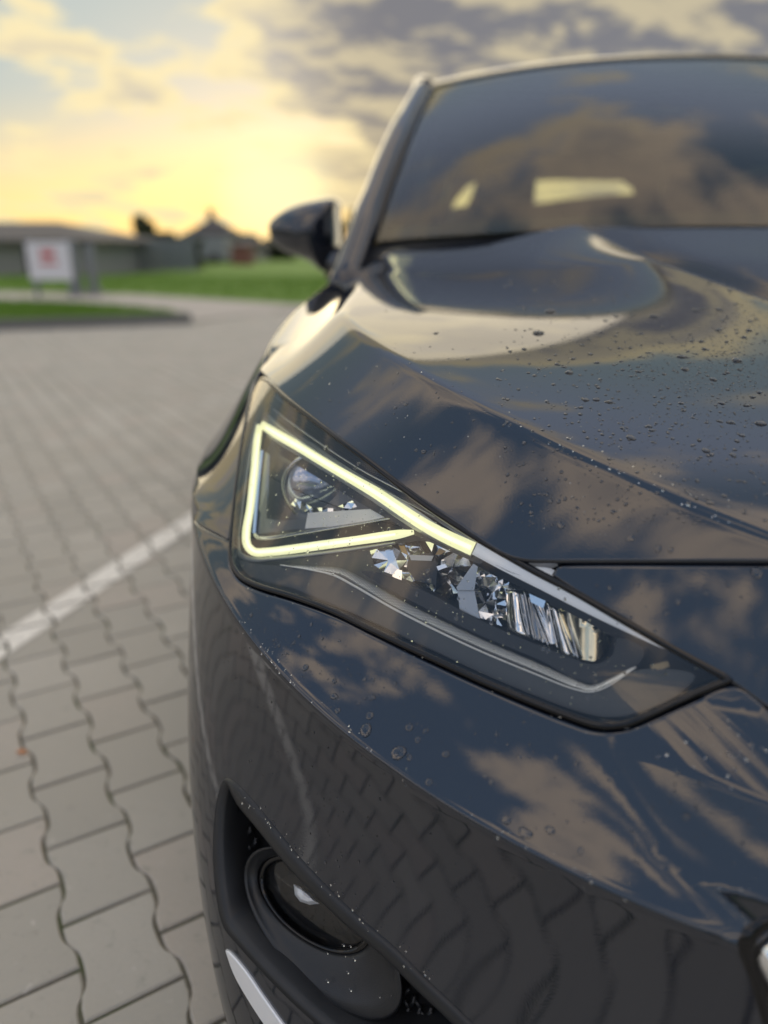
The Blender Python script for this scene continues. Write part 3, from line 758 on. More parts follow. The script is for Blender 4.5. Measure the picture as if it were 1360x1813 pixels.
# --- bonnet
SHP = [(462, 655), (475, 664), (500, 690), (530, 713), (560, 737), (600, 768), (650, 805), (700, 842), (740, 872), (790, 909), (830, 937), (860, 957), (885, 972), (910, 982), (935, 987), (980, 988.5), (1050, 988.5), (1200, 988), (1359, 988)]
shp = spline(SHP, 9); sh3 = hit(shp[:, 0], shp[:, 1])[:, :2]
hh_ = hoodhits(shp[:, 0], shp[:, 1])[:, :2]; bw = np.clip((shp[:, 0]-700)/200, 0, 1)[:, None]; bw = np.where(np.isnan(hh_[:, :1]), 0, bw); sh3 = sh3*(1-bw)+np.nan_to_num(hh_)*bw
ok = ~np.isnan(sh3[:, 0]); sh3 = sh3[ok]
ys_ = np.linspace(sh3[0, 1]+.03, 1.31, 26); zed = np.interp(ys_, [.6, .8, 1.05, 1.3], [.787, .83, .868, .897])
sq = yz2q(ys_, zed); s3 = q2xyz(sq)
side = np.c_[s3[:, 0]+.004, s3[:, 1]]
def yrear(x): return 1.325-.05*(1-np.clip(np.abs(x)/.8, 0, 1)**2)
xr = np.linspace(side[-1, 0]+.01, 0, 30); rear = np.c_[xr, yrear(xr)]
xf = np.linspace(sh3[-1, 0], 0, 14)[1:]
yf = []
for x_ in xf:
    lo, hi = -.1, .4
    for _ in range(40):
        m_ = (lo+hi)/2; z_ = float(H(np.array(x_), np.array(m_)))
        if Ff(np.array(x_), np.array(m_), np.array(z_)) < 0: hi = m_
        else: lo = m_
    yf.append(hi)
shift = sh3[-1, 1]-np.interp(sh3[-1, 0], [xf[0], 0], [yf[0], yf[-1]])
front = np.c_[xf, np.array(yf)+shift*np.linspace(1, 1, len(yf))]
hl = np.concatenate([front[::-1], sh3[::-1], side, rear])   # centre front -> corner -> rear -> centre rear
hout = np.concatenate([hl, (hl[::-1]*[-1, 1])[1:-1]])
gx_, gy_ = np.meshgrid(np.arange(-.87, .87, .0026), np.arange(.05, 1.33, .0026)); ex_ = np.c_[gx_.ravel(), gy_.ravel()]
ex_ = ex_[inside(ex_, hout)]; e_ = .0032
cv = np.abs(H(ex_[:, 0]+e_, ex_[:, 1])+H(ex_[:, 0]-e_, ex_[:, 1])-2*H(ex_[:, 0], ex_[:, 1]))+np.abs(H(ex_[:, 0], ex_[:, 1]+e_)+H(ex_[:, 0], ex_[:, 1]-e_)-2*H(ex_[:, 0], ex_[:, 1]))
ex_ = ex_[(cv > 6e-5) & (ex_[:, 0] < .05)]
hood = panel('bonnet', hout, [], Hs, Hn, (.010, .010), PAINT, car, rad=.0035, depth=.014, extra=ex_)

# --- front wing (fender)
ya2, za2 = arch(math.radians(0), math.radians(134), 40)
wa = yz2q(ya2, za2)
wl_px = spline([(403, 953), (407, 925), (414, 862), (423, 797), (435, 730), (448, 680), (455, 664)], 9); wl = pq(wl_px)
wl = wl[~np.isnan(wl[:, 0])]
gw = np.array([archq[0]+(wl[0]-archq[0])*t for t in np.linspace(0, 1, 14)]); gw[:, 1] += .004*np.linspace(.8, .2, 14)
topw = yz2q(ys_, zed-.003)
rearw = yz2q(np.full(16, 1.33), np.linspace(.893, .20, 16)); botw = yz2q(np.full(2, 1.0)+np.array([.3, .26]), np.array([.20, .20]))
wing_out = np.concatenate([gw[:-1], wl, topw, rearw, botw[1:], wa[1:][:-1]])
wing = panel('front_wing', wing_out, [], q2xyz, qn, (.012, .011), PAINT, car, rad=.003, depth=.012)
wing2 = mirrored(wing, car)

# --- dark structure behind the gaps
ishell_q = np.concatenate([np.c_[np.linspace(-1.45, 1.45, 60), np.full(60, .16)], np.c_[np.linspace(1.45, -1.45, 60), np.full(60, .70)]])
HLm = HLQ*[-1, 1]; FOGm = FOGQ*[-1, 1]
big = pq(grow(outl_px, -6)); bigm = big*[-1, 1]
fgrow = pq(grow(fog_px, -4))
panel('inner_structure', ishell_q, [big, bigm, fgrow, GRQ], soff(-.020), qn, (.03, .03), DARK, car, rad=.001, depth=.004)
# slam panel below the bonnet edge
sl_ = np.concatenate([hl[:len(front)+len(sh3)+4]*[1, 1]])
sv = []; sf_ = []
path = hl[:len(front)+len(sh3)+6]
for i, (x_, y_) in enumerate(path):
    z_ = float(H(np.array(x_), np.array(y_))); c = np.array([x_*.97, y_+.02])
    sv += [(x_*.995, y_+.004, z_-.020), (c[0]*.9, c[1]+.05, z_-.020)]
    if i: a = 2*i; sf_.append((a-2, a, a+1, a-1))
o = obj('slam_panel', sv, sf_, DARK, car, False); mirrored(o, car)

# ------------------------------------------------------------------ HEADLAMP
def Qd(px, d):
    px = np.array(px, float); X = hit(px[:, 0], px[:, 1]); r = rays(px[:, 0], px[:, 1]); r /= np.linalg.norm(r, axis=1)[:, None]
    # inward = along the sight line and a little along the body axis, so depths stay true from the side
    return X+r*np.atleast_1d(d)[:, None]
def px_on(u, v, d): return Qd(np.array([[u, v]]), d)[0]
def plate(name, poly, d, thick, m, parent, step=9, sharp=None, holes=(), bevel=0., dfun=None, smooth=False, raw=False):
    """solid plate whose face follows the lamp surface at depth d"""
    pl = np.array(poly, float) if raw else spline(poly, step, True, sharp=tuple(range(len(poly))) if sharp is None else sharp)
    hs = [spline(h, step, True, sharp=tuple(range(len(h)))) for h in holes]
    pl = ccw(pl); hs = [ccw(h)[::-1] for h in hs]
    q, Fs = cdt(pl, hs, (14, 14)); dd = np.full(len(q), d) if dfun is None else dfun(q)
    X = Qd(q, dd); V = list(X); FL = [tuple(t)[::-1] for t in Fs]
    for l in [pl]+hs:
        dl = np.full(len(l), d) if dfun is None else dfun(l)
        b = len(V); V += list(Qd(l, dl)); V += list(Qd(l, dl+thick)); n = len(l)
        FL += [(b+i, b+(i+1) % n, b+n+(i+1) % n, b+n+i) for i in range(n)]
    o = obj(name, V, FL, m, parent, smooth)
    bm = bmesh.new(); bm.from_mesh(o.data); bmesh.ops.recalc_face_normals(bm, faces=bm.faces); bm.to_mesh(o.data); bm.free()
    return o
def ribbon(name, path, widths, d, h, m, parent, closed=False, n=7, step=7, sharp=(), parts=1):
    """light guide: rounded strip along a pixel path; widths in pixels, h = height towards the viewer in m"""
    p = np.array(path, float); pw = np.c_[p, np.asarray(widths, float)*np.ones(len(p)), np.asarray(d, float)*np.ones(len(p))*1000]
    c = spline(pw, step, closed, sharp=sharp); xy = c[:, :2]; w_ = c[:, 2]; dd = c[:, 3]/1000
    t = (np.roll(xy, -1, 0)-np.roll(xy, 1, 0)) if closed else np.gradient(xy, axis=0)
    t /= np.linalg.norm(t, axis=1)[:, None]; nn__ = np.c_[-t[:, 1], t[:, 0]]
    V = []; K = len(xy)
    aa = np.linspace(0, math.pi, n)
    PXY = (xy[:, None, :]+nn__[:, None, :]*(w_[:, None, None]/2*np.cos(aa)[None, :, None])).reshape(-1, 2); DD = (dd[:, None]-h*np.sin(aa)[None, :].clip(0)**.8).ravel()
    V = list(Qd(PXY, DD))
    FL = [(k*n+j, k*n+j+1, ((k+1) % K)*n+j+1, ((k+1) % K)*n+j) for k in range(K if closed else K-1) for j in range(n-1)]
    if not closed: FL += [tuple(range(n)), tuple((K-1)*n+j for j in range(n))]
    o = obj(name, V, FL, m, parent, True)
    bm = bmesh.new(); bm.from_mesh(o.data); bmesh.ops.recalc_face_normals(bm, faces=bm.faces)
    bm.to_mesh(o.data); bm.free(); return o
# housing bowl
inner_px = grow(outl_px, -3)
V = []; FL = []; n = len(inner_px)
for dpt, gr_ in ((.001, 0), (.02, -1), (.095, -3)):
    V += list(Qd(grow(inner_px, gr_), np.full(n, dpt)))
for k in range(2): FL += [(k*n+i, k*n+(i+1) % n, (k+1)*n+(i+1) % n, (k+1)*n+i) for i in range(n)]
lamp = obj('headlight', V, FL, mat('lamp_housing', (.015, .015, .016), .35), car, True)
lamp['label'] = 'large wedge shaped headlight with glowing yellow triangle and clear cover'
plate('upper_cover', [(468, 728), (500, 748), (560, 786), (650, 838), (742, 890), (840, 948), (846, 966), (746, 922), (665, 866), (576, 812), (488, 760), (464, 742)], .0235, .004, mat('upper_cover_grey', (.10, .10, .105), .3, .2), lamp)
plate('back_bezel', grow(inner_px, -2.5), .095, .004, mat('housing_back', (.14, .14, .145), .3), lamp, raw=True)
# clear cover
def lens_S(q): return q2xyz(q)+qn(q)*.0005
lensq = pq(grow(outl_px, -1.5)); q, Fs = cdt(ccw(lensq), [], (.010, .009)); X = lens_S(q); NN = qn(q)
a, b, c = X[Fs[:, 0]], X[Fs[:, 1]], X[Fs[:, 2]]; sg_ = np.einsum('ij,ij->i', np.cross(b-a, c-a), NN[Fs[:, 0]]); Fs[sg_ < 0] = Fs[sg_ < 0][:, ::-1]
obj('clear_cover', X, Fs, LENS, lamp, True, NN)
# seal round the cover
V = []; FL = []; n = len(outl_px); L3 = q2xyz(HLQ); Ln = qn(HLQ); tt_ = np.roll(L3, -1, 0)-np.roll(L3, 1, 0); tt_ /= np.linalg.norm(tt_, axis=1)[:, None]; oo = np.cross(tt_, Ln); K = 8
for k in range(K):
    an = 2*math.pi*k/K; V += list(L3+oo*(.0034*math.cos(an))+Ln*(.0028*math.sin(an)-.0012))
FL = [(k*n+i, k*n+(i+1) % n, ((k+1) % K)*n+(i+1) % n, ((k+1) % K)*n+i) for k in range(K) for i in range(n)]
obj('seal', V, FL, GBLACK, lamp, True)
# light triangle: bevelled carrier frame, glowing guide
ribbon('light_carrier', [(463, 746), (500, 772), (576, 816), (665, 869), (746, 922), (842, 970)], [20, 30, 34, 38, 40, 38], .022, .002, BEZEL2, lamp)
ribbon('running_light', [(462, 750), (488, 767), (530, 791), (576, 819), (640, 857), (665, 872), (746, 926), (790, 950), (838, 972)], [12, 16, 17, 18, 19, 20, 22, 24, 25], .017, .005, DRL, lamp)
ribbon('running_light', [(460, 752), (456, 776), (449, 849), (443, 900), (436, 945), (438, 965), (450, 977), (476, 977), (520, 972), (571, 965), (630, 957), (705, 946), (733, 942)], [11, 13, 14, 14, 15, 15, 15, 15, 16, 16, 16, 16, 8], .018, .005, DRL, lamp)
ribbon('light_carrier', [(454, 748), (444, 790), (434, 850), (427, 905), (421, 955), (424, 980), (444, 990), (480, 989), (600, 976), (700, 961)], [5, 6, 7, 7, 8, 10, 10, 9, 8, 6], .024, .004, BEZEL2, lamp)
CORE = mat('light_core', (.4, .4, .3), .2, emis=(1., 1., .72), es=.5)
ribbon('light_core', [(470, 756), (488, 767), (530, 791), (576, 819), (640, 857), (665, 872), (746, 926), (790, 950), (834, 970)], [4, 6, 7, 7, 7, 7, 8, 8, 8], .0122, .0009, CORE, lamp)
ribbon('light_core', [(458, 768), (449, 849), (443, 900), (437, 945), (439, 964), (450, 976), (476, 976), (520, 971), (571, 964), (630, 956), (700, 946)], [3, 5, 5, 5, 5, 5, 6, 6, 6, 6, 4], .0132, .0009, CORE, lamp)
# frosted unlit end of the guide, its faint glow is put into the material
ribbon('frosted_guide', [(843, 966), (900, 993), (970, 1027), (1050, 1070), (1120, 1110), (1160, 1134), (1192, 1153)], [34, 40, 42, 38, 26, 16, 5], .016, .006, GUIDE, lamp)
# inside of the triangle
plate('triangle_floor', [(470, 790), (480, 778), (690, 905), (688, 918), (640, 932), (452, 952), (447, 945)], .075, .003, mat('dark_bezel', (.18, .18, .185), .25, .2), lamp)
ribbon('blue_strip', [(464, 797), (458, 850), (453, 905), (450, 944)], [5.5, 5.5, 6, 6], .026, .003, BLUEB, lamp)
ribbon('chrome_strip', [(450, 944), (455, 951), (470, 953), (520, 946), (600, 933), (690, 918)], [7, 8, 8, 7, 6, 5], .026, .003, SCHROME, lamp, sharp=())
plate('inner_wall', [(470, 800), (478, 806), (474, 905), (464, 915), (458, 900)], .040, .004, BEZEL2, lamp)
plate('lower_step', [(472, 918), (500, 922), (560, 916), (560, 932), (470, 944), (456, 946), (462, 900), (474, 860)], .029, .006, BEZEL, lamp)
plate('chrome_shelf', [(545, 908), (659, 901), (686, 915), (610, 930), (540, 936)], .026, .006, mat('shelf_glare_white', (.85, .85, .86), .3, .0), lamp)  # plain white base stands in for lamp glare on the chrome
plate('dark_divider', [(470, 770), (500, 784), (690, 893), (860, 990), (850, 1000), (740, 950), (640, 892), (500, 808)], .0235, .012, mat('divider', (.03, .03, .032), .35), lamp)
# projector: ring + ball lens
pc = px_on(562, 866, .072); vd = rays([574], [856])[0]; vd /= np.linalg.norm(vd); ax = np.array([-.12, -1, -.02]); ax /= np.linalg.norm(ax)
def lathe(name, c, ax, prof_, m, parent, n=40, smooth=True):
    a = np.cross(ax, (0, 0, 1.)); a /= np.linalg.norm(a); b = np.cross(ax, a); V = []
    for (h_, r_) in prof_: V += [c+ax*h_+r_*(a*math.cos(t)+b*math.sin(t)) for t in np.linspace(0, 2*math.pi, n, endpoint=False)]
    FL = [(k*n+i, k*n+(i+1) % n, (k+1)*n+(i+1) % n, (k+1)*n+i) for k in range(len(prof_)-1) for i in range(n)]
    o = obj(name, V, FL, m, parent, smooth)
    bm = bmesh.new(); bm.from_mesh(o.data); bmesh.ops.remove_doubles(bm, verts=bm.verts, dist=1e-5); bmesh.ops.recalc_face_normals(bm, faces=bm.faces); bm.to_mesh(o.data); bm.free(); return o
R_ = .037
cap = [(0, R_*.99)]+[(R_*.5*math.sin(t), R_*math.cos(t)) for t in np.linspace(0, math.pi/2, 14)][1:-1]+[(R_*.5, 1e-5)]
lathe('projector_lens', pc, ax, [(-.004, 1e-5), (-.004, R_)]+cap, PROJ, lamp)
lathe('projector_ring', pc, ax, [(-.012, R_*1.02), (.003, R_*1.02), (.005, R_*1.08), (.003, R_*1.16), (-.012, R_*1.18)], SCHROME, lamp)
lathe('projector_cup', pc, ax, [(-.030, 1e-5), (-.030, R_*.5), (-.016, R_*.9), (-.004, R_*1.0)], CHROME, lamp)
# crumpled chrome cast under the projector
def crumple(name, poly, d0, amp, cell, m, parent, seed, dfun=None):
    r = np.random.default_rng(seed); pl = ccw(spline(poly, cell, True, sharp=tuple(range(len(poly)))))
    lo, hi = pl.min(0), pl.max(0); k = int((hi-lo).prod()/cell**2); pts = r.uniform(lo, hi, (k, 2)); pts = pts[inside(pts, pl)]; pts = pts[seg_dist(pts, pl) > cell*.4]
    n = len(pl); allp = np.concatenate([pl, pts]); rr = geometry.delaunay_2d_cdt([Vector(p_) for p_ in allp], [(i, (i+1) % n) for i in range(n)], [], 0, 1e-6)
    vv2 = np.array([[a_[0], a_[1]] for a_ in rr[0]]); F2 = np.array(rr[2]); F2 = F2[inside(vv2[F2].mean(1), pl)]
    dd = d0+r.uniform(-amp, amp, len(vv2))
    if dfun is not None: dd = dd+dfun(vv2)
    o = obj(name, Qd(vv2, dd), F2, m, parent, False)
    bm = bmesh.new(); bm.from_mesh(o.data); bmesh.ops.recalc_face_normals(bm, faces=bm.faces)
    ctr = sum((fc.normal for fc in bm.faces), Vector()); 
    if ctr.dot(Vector(vd)) > 0: bmesh.ops.reverse_faces(bm, faces=bm.faces)
    bm.to_mesh(o.data); bm.free(); return o
crumple('projector_base', [(515, 893), (548, 910), (590, 912), (632, 897), (624, 886), (590, 900), (552, 898), (524, 882)], .030, .003, 12, CHROME, lamp, 3)
# reflector chambers
CHR2 = mat('reflector_chrome', (.92, .93, .95), .12, 1.); DKCH = mat('smoked_chrome', (.45, .47, .50), .08, 1.)
crumple('reflector', [(655, 975), (705, 962), (738, 958), (765, 1000), (800, 1040), (806, 1066), (730, 1030), (680, 1012), (662, 1000)], .042, .006, 16, CHR2, lamp, 11)
crumple('reflector', [(738, 957), (800, 964), (840, 990), (812, 1050), (806, 1064), (768, 1000)], .044, .006, 16, CHR2, lamp, 12)
plate('mirror_cell', [(773, 1003), (788, 998), (792, 1004), (776, 1010)], .030, .003, CHROME, lamp)
plate('mirror_cell', [(694, 1020), (704, 1008), (712, 1010), (711, 1030)], .032, .003, CHROME, lamp, sharp=(0, 2, 3))
# dark cup with white printed face
plate('lamp_cup', [(724, 985), (765, 978), (775, 1000), (772, 1036), (735, 1028), (720, 1005)], .034, .008, GBLACK, lamp)
plate('cup_face', [(724, 982), (768, 984), (764, 993), (728, 992)], .032, .002, BEZEL2, lamp)
plate('amber_cell', [(706, 966), (716, 966), (724, 984), (712, 978)], .031, .002, mat('amber', (.45, .28, .10), .3), lamp)
plate('amber_cell', [(771, 982), (778, 970), (790, 976), (780, 982)], .031, .002, mat('amber2', (.45, .28, .10), .3), lamp)
# pale folded divider
plate('folded_wall', [(838, 998), (846, 1003), (840, 1045), (810, 1045), (808, 1040)], .026, .003, mat('pale_satin', (.42, .44, .47), .2, .6), lamp)
plate('folded_wall', [(810, 1045), (840, 1045), (850, 1096), (814, 1080)], .030, .003, mat('pale_satin2', (.50, .51, .53), .22, .5), lamp)
crumple('reflector', [(846, 1002), (880, 1022), (884, 1048), (870, 1100), (850, 1094), (840, 1045)], .034, .006, 15, CHR2, lamp, 21)
crumple('reflector', [(880, 1020), (924, 1040), (898, 1048), (900, 1112), (868, 1102), (884, 1048)], .036, .007, 14, CHR2, lamp, 22)
# curved mirror blades
def blade(name, tl, tr, br, bl, dl, dr, bow, m):
    V = []; n1_, n2_ = 14, 12
    for j in range(n2_):
        t = j/(n2_-1)
        for i in range(n1_):
            s_ = i/(n1_-1); top = np.array(tl)*(1-s_)+np.array(tr)*s_; bo = np.array(bl)*(1-s_)+np.array(br)*s_; p_ = top*(1-t)+bo*t
            V.append(Qd(p_[None], dl*(1-s_)+dr*s_+bow*math.sin(math.pi*s_)+.004*math.cos(t*2.6))[0])
    o = obj(name, V, [(j*n1_+i, j*n1_+i+1, (j+1)*n1_+i+1, (j+1)*n1_+i) for j in range(n2_-1) for i in range(n1_-1)], m, lamp, True)
    bm = bmesh.new(); bm.from_mesh(o.data); bmesh.ops.solidify(bm, geom=bm.faces[:], thickness=.0015); bmesh.ops.recalc_face_normals(bm, faces=bm.faces); bm.to_mesh(o.data); bm.free()
blade('mirror_blade', (896, 1044), (926, 1046), (942, 1132), (900, 1116), .030, .030, -.006, CHROME)
blade('mirror_blade', (926, 1044), (938, 1052), (974, 1146), (944, 1134), .024, .034, .006, DKCH)
blade('mirror_blade', (938, 1050), (972, 1066), (990, 1150), (974, 1144), .036, .030, .008, CHR2)
plate('mirror_cell', [(937, 1051), (966, 1064), (962, 1077), (940, 1066)], .022, .003, CHROME, lamp)
blade('mirror_blade', (976, 1072), (990, 1082), (1020, 1166), (996, 1158), .024, .030, -.005, CHROME)
blade('mirror_blade', (986, 1078), (1006, 1088), (1026, 1168), (1012, 1160), .034, .026, .010, DKCH)
plate('end_reflector', [(990, 1076), (1040, 1102), (1086, 1128), (1074, 1162), (1050, 1171), (1022, 1166), (1010, 1130)], .036, .004, GOLD, lamp, dfun=lambda q: .036+.014*np.sin((q[:, 0]-990)/96*3.0)*-1+.00008*(q[:, 1]-1100), smooth=True)
plate('tan_label', [(1150, 1178), (1182, 1170), (1186, 1180), (1158, 1190)], .020, .001, LABEL, lamp)
# lower bezel skirt with perforated trim
plate('lower_skirt', [(424, 992), (450, 998), (495, 1002), (600, 1016), (650, 1042), (760, 1100), (900, 1165), (1045, 1224), (1130, 1186), (1230, 1196), (1205, 1226), (1120, 1264), (1060, 1268), (900, 1212), (760, 1148), (640, 1092), (520, 1042), (440, 1018)], .020, .004, mat('skirt', (.075, .078, .078), .3), lamp, sharp=())
plate('upper_skirt', [(662, 1012), (690, 1020), (760, 1050), (850, 1098), (1000, 1160), (1052, 1176), (1084, 1160), (1094, 1130), (1140, 1150), (1128, 1178), (1048, 1210), (950, 1166), (840, 1120), (740, 1070), (670, 1032), (640, 1012)], .024, .004, mat('skirt2', (.02, .02, .021), .3), lamp, sharp=())
TR = [(496, 1001), (550, 1006), (602, 1013), (640, 1033), (700, 1068), (760, 1098), (850, 1140), (950, 1182), (1020, 1212), (1045, 1219), (1070, 1211), (1126, 1180)]
ribbon('perforated_trim', TR, [3, 8, 14, 18, 19, 19, 18, 17, 15, 13, 11, 5], .0185, .001, BEZEL, lamp)
TRl = [(496, 1000), (550, 1009), (590, 1018), (632, 1040), (692, 1075), (752, 1106), (842, 1149), (942, 1191), (1014, 1219), (1045, 1225), (1074, 1216), (1126, 1181)]
ribbon('trim_edge', TRl, [2, 2.5, 4, 4, 4, 4, 3.5, 3.2, 3, 3, 3, 3], .0165, .0012, mat('trim_white', (.65, .66, .66), .3, emis=(.7, .7, .68), es=.06), lamp)  # slight emission added to brighten the trim edge, no lamp here
# dots
tp = spline(TR, 2.6); V = []; FL = []
dv = [(1, 0, 0), (0, 1, 0), (-1, 0, 0), (0, -1, 0), (0, 0, 1), (0, 0, -1)]; df = [(0, 1, 4), (1, 2, 4), (2, 3, 4), (3, 0, 4), (1, 0, 5), (2, 1, 5), (3, 2, 5), (0, 3, 5)]
tg = np.gradient(tp, axis=0); tg /= np.linalg.norm(tg, axis=1)[:, None]; nm = np.c_[tg[:, 1], -tg[:, 0]]
wd_ = np.interp(np.linspace(0, 1, len(tp)), [0, .15, .3, .8, 1], [1, 5, 9, 8, 2])
DP = []; DS = []
for k in range(10, len(tp)-3):
    for r_ in range(4):
        o_ = -wd_[k]*.5+wd_[k]*1.5*((r_+.5*(k % 2))/4)
        DP.append(tp[k]+nm[k]*o_); DS.append(.00058*(1.15-.2*r_))
DC = Qd(np.array(DP), .0165)
for c, s_ in zip(DC, DS):
        b0 = len(V); V += [c+np.array(e)*s_ for e in dv]; FL += [tuple(i+b0 for i in q_) for q_ in df]
o = obj('trim_dots', V, FL, mat('dot_white', (.92, .92, .9), .2, emis=(.8, .8, .75), es=.12), lamp, False); o['kind'] = 'stuff'  # dots given a little emission to stand out, they are no lamps
# upper dark perforated triangle with bright edge
plate('upper_trim', [(478, 700), (500, 713), (560, 756), (650, 822), (742, 884), (735, 888), (640, 842), (560, 788), (505, 742), (480, 722)], .010, .003, RUBBER, lamp, sharp=())
ribbon('upper_trim_edge', [(484, 724), (510, 744), (560, 780), (640, 832), (700, 864), (744, 887)], [3, 3.2, 3.2, 3, 3, 2], .008, .001, mat('edge_bright', (.6, .6, .6), .25, .6), lamp)
ribbon('upper_trim_edge', [(474, 736), (520, 772), (600, 823), (700, 878), (770, 915)], [6, 5, 3, 2, 2], .012, .001, BEZEL2, lamp)
V = []; FL = []; e1 = spline([(492, 716), (560, 764), (650, 828), (728, 880)], 4.6)
for k in range(len(e1)):
    for r_ in range(3):
        c = Qd((e1[k]+np.array([2.2, -3.0])*(r_-.6)*(1.3-k/len(e1))+np.array([1.6, 1.2])*(r_ % 2))[None], .0085)[0]; b0 = len(V); s_ = .0005
        V += [c+np.array(e)*s_ for e in dv]; FL += [tuple(i+b0 for i in q_) for q_ in df]
o = obj('upper_trim_dots', V, FL, mat('dot_grey', (.22, .22, .23), .35, .3), lamp, False); o['kind'] = 'stuff'
lamp2 = mirrored(lamp, car)

# ------------------------------------------------------------------ FOG LAMP RECESS
def Qn(px, d):   # depth measured inwards along the body normal mixed with the car axis
    q_ = pq(px); X = q2xyz(q_); n_ = qn(q_); dirn = -n_*.5+np.array([.15, .85, 0.]); dirn /= np.linalg.norm(dirn, axis=1)[:, None]
    return X+dirn*np.atleast_1d(d)[:, None]
def Qp(px, d):   # same, but lands on the given pixel of the photograph after the inset
    px = np.array(px, float); g_ = px.copy()
    for _ in range(5):
        X = Qn(g_, d); dd_ = X-CP; z_ = dd_@FW; pr = np.c_[680+f*(dd_@RT)/z_, 906.5-f*(dd_@UP)/z_]; g_ = g_-np.nan_to_num(np.clip(pr-px, -40, 40))*.9
    return Qn(g_, d)
fl = fog_px; n = len(fl); rings = []
# frame width varies: wide on the upper right flank
cen_f = np.array([600, 1640.])
def inset(w0): return grow(fl, -np.asarray(w0))
ang = np.arange(n)
side_w = np.array([36 if (p_[0] > 415 and p_[1] < 1400+1.05*(p_[0]-430)+60 and p_[1] < 1850 and (p_[0]-395) > (p_[1]-1380)*.55) else 12 for p_ in fl], float)
for _ in range(12): side_w = (np.roll(side_w, 1)+side_w*2+np.roll(side_w, -1))/4
ringdef = [(0.5, .004), (-.02, -.001), (-.12, -.0035), (-.75, .001), (-1.0, .006), (-1.08, .03), (-1.12, .055)]
V = []
for k, (mul, dpt) in enumerate(ringdef):
    px = grow(fl, side_w*mul if k else np.full(n, .5)); V += list(Qn(px, np.full(n, dpt)))
FL = [(k*n+i, k*n+(i+1) % n, (k+1)*n+(i+1) % n, (k+1)*n+i) for k in range(len(ringdef)-1) for i in range(n)]
fog = obj('fog_lamp_surround', V, FL, PLAST, car, True)
bm = bmesh.new(); bm.from_mesh(fog.data); bmesh.ops.recalc_face_normals(bm, faces=bm.faces)
bm.to_mesh(fog.data); bm.free()
fog['label'] = 'wedge shaped matt black fog lamp surround with water beads'
# floor of the recess
fpx = grow(fl, side_w*-1.05); q, Fs = cdt(ccw(fpx), [], (16, 16)); X = Qn(q, np.full(len(q), .055)); obj('recess_floor', X, [tuple(t)[::-1] for t in Fs], RUBBER, fog, True)
# honeycomb-like ribs on the floor
mb = MB(); hx, hy = 30, 40
segs = []
for i in range(26):
    for j in range(26):
        bx, by = 385+i*20+(j % 2)*10, 1390+j*20
        segs += [((bx, by), (bx+9, by+13)), ((bx+9, by+13), (bx+4, by+30)), ((bx, by), (bx-9, by+9))]
segs = np.array(segs, float); mid_ = segs.mean(1); mq = mid_-np.array([572, 1652]); t1 = (mq@np.array([124, 142]))/188.5**2; t2 = (mq@np.array([64, -56]))/85**2
segs = segs[inside(mid_, ccw(fpx)) & (t1*t1+t2*t2 > 1.1)]
SX = Qp(segs.reshape(-1, 2), np.full(2*len(segs), .046)).reshape(-1, 2, 3)
for X in SX:
    if not np.isnan(X).any(): mb.tube([X[0], X[1]], .0022, 5)
mb.obj('recess_rib', PLAST, fog, True)
# oval shroud: lofted from a big slanted rim to the lamp ring
def ell(c, ax1, ax2, n=56): return np.array([np.array(c)+np.array(ax1)*math.cos(t)+np.array(ax2)*math.sin(t) for t in np.linspace(0, 2*math.pi, n, endpoint=False)])
big_e = ell((572, 1652), (124, 142), (64, -56)); sm_e = ell((557, 1602), (90, 76), (44, -44)); n = 56
def mixe(t): return big_e*(1-t)+sm_e*t
V = []
lev = [(-.03, .040), (-.01, .022), (0., .019), (.03, .018), (.25, .022), (.6, .028), (.9, .031), (1., .034), (1.0, .045)]
for t, dpt in lev: V += list(Qp(mixe(t), np.full(n, dpt)))
FL = [(k*n+i, k*n+(i+1) % n, (k+1)*n+(i+1) % n, (k+1)*n+i) for k in range(len(lev)-1) for i in range(n)]
o = obj('lamp_shroud', V, FL, mat('satin_black', (.028, .029, .032), .33, build=b_plastic), fog, True)
bm = bmesh.new(); bm.from_mesh(o.data); bmesh.ops.recalc_face_normals(bm, faces=bm.faces); bm.to_mesh(o.data); bm.free()
V = []; lev = [(1.0, .044), (.97, .036), (1.04, .033), (1.10, .036), (1.14, .044)]
for t, dpt in lev:
    e_ = sm_e.mean(0)+(sm_e-sm_e.mean(0))*(2-t); V += list(Qp(e_, np.full(n, dpt)))
o = obj('lamp_ring', V, [(k*n+i, k*n+(i+1) % n, (k+1)*n+(i+1) % n, (k+1)*n+i) for k in range(len(lev)-1) for i in range(n)], GBLACK, fog, True)
e_ = sm_e.mean(0)+(sm_e-sm_e.mean(0))*.9; V = []
for s_ in (1., .8, .6, .4, .2, .001): V += list(Qp(e_.mean(0)+(e_-e_.mean(0))*s_, np.full(n, .040-.006*(1-s_**2))))
FL = [(k*n+i, k*n+(i+1) % n, (k+1)*n+(i+1) % n, (k+1)*n+i) for k in range(5) for i in range(n)]
o = obj('fog_lens', V, FL, LENS, fog, True)
V = []
for s_, dz in ((.98, .042), (.8, .052), (.5, .060), (.2, .063), (.001, .064)): V += list(Qp(e_.mean(0)+(e_-e_.mean(0))*s_, np.full(n, dz)))
o = obj('fog_bowl', V, [(k*n+i, k*n+(i+1) % n, (k+1)*n+(i+1) % n, (k+1)*n+i) for k in range(4) for i in range(n)], mat('fog_bowl_dark', (.03, .03, .032), .3), fog, True)
V = []
cell = np.array([(520, 1565), (532, 1570), (548, 1582), (566, 1600), (548, 1602), (531, 1596), (522, 1584)]); cc_ = cell.mean(0)
for s_, dz in ((1., .038), (.6, .033), (.001, .030)): V += list(Qp(cc_+(cell-cc_)*s_, np.full(7, dz)))
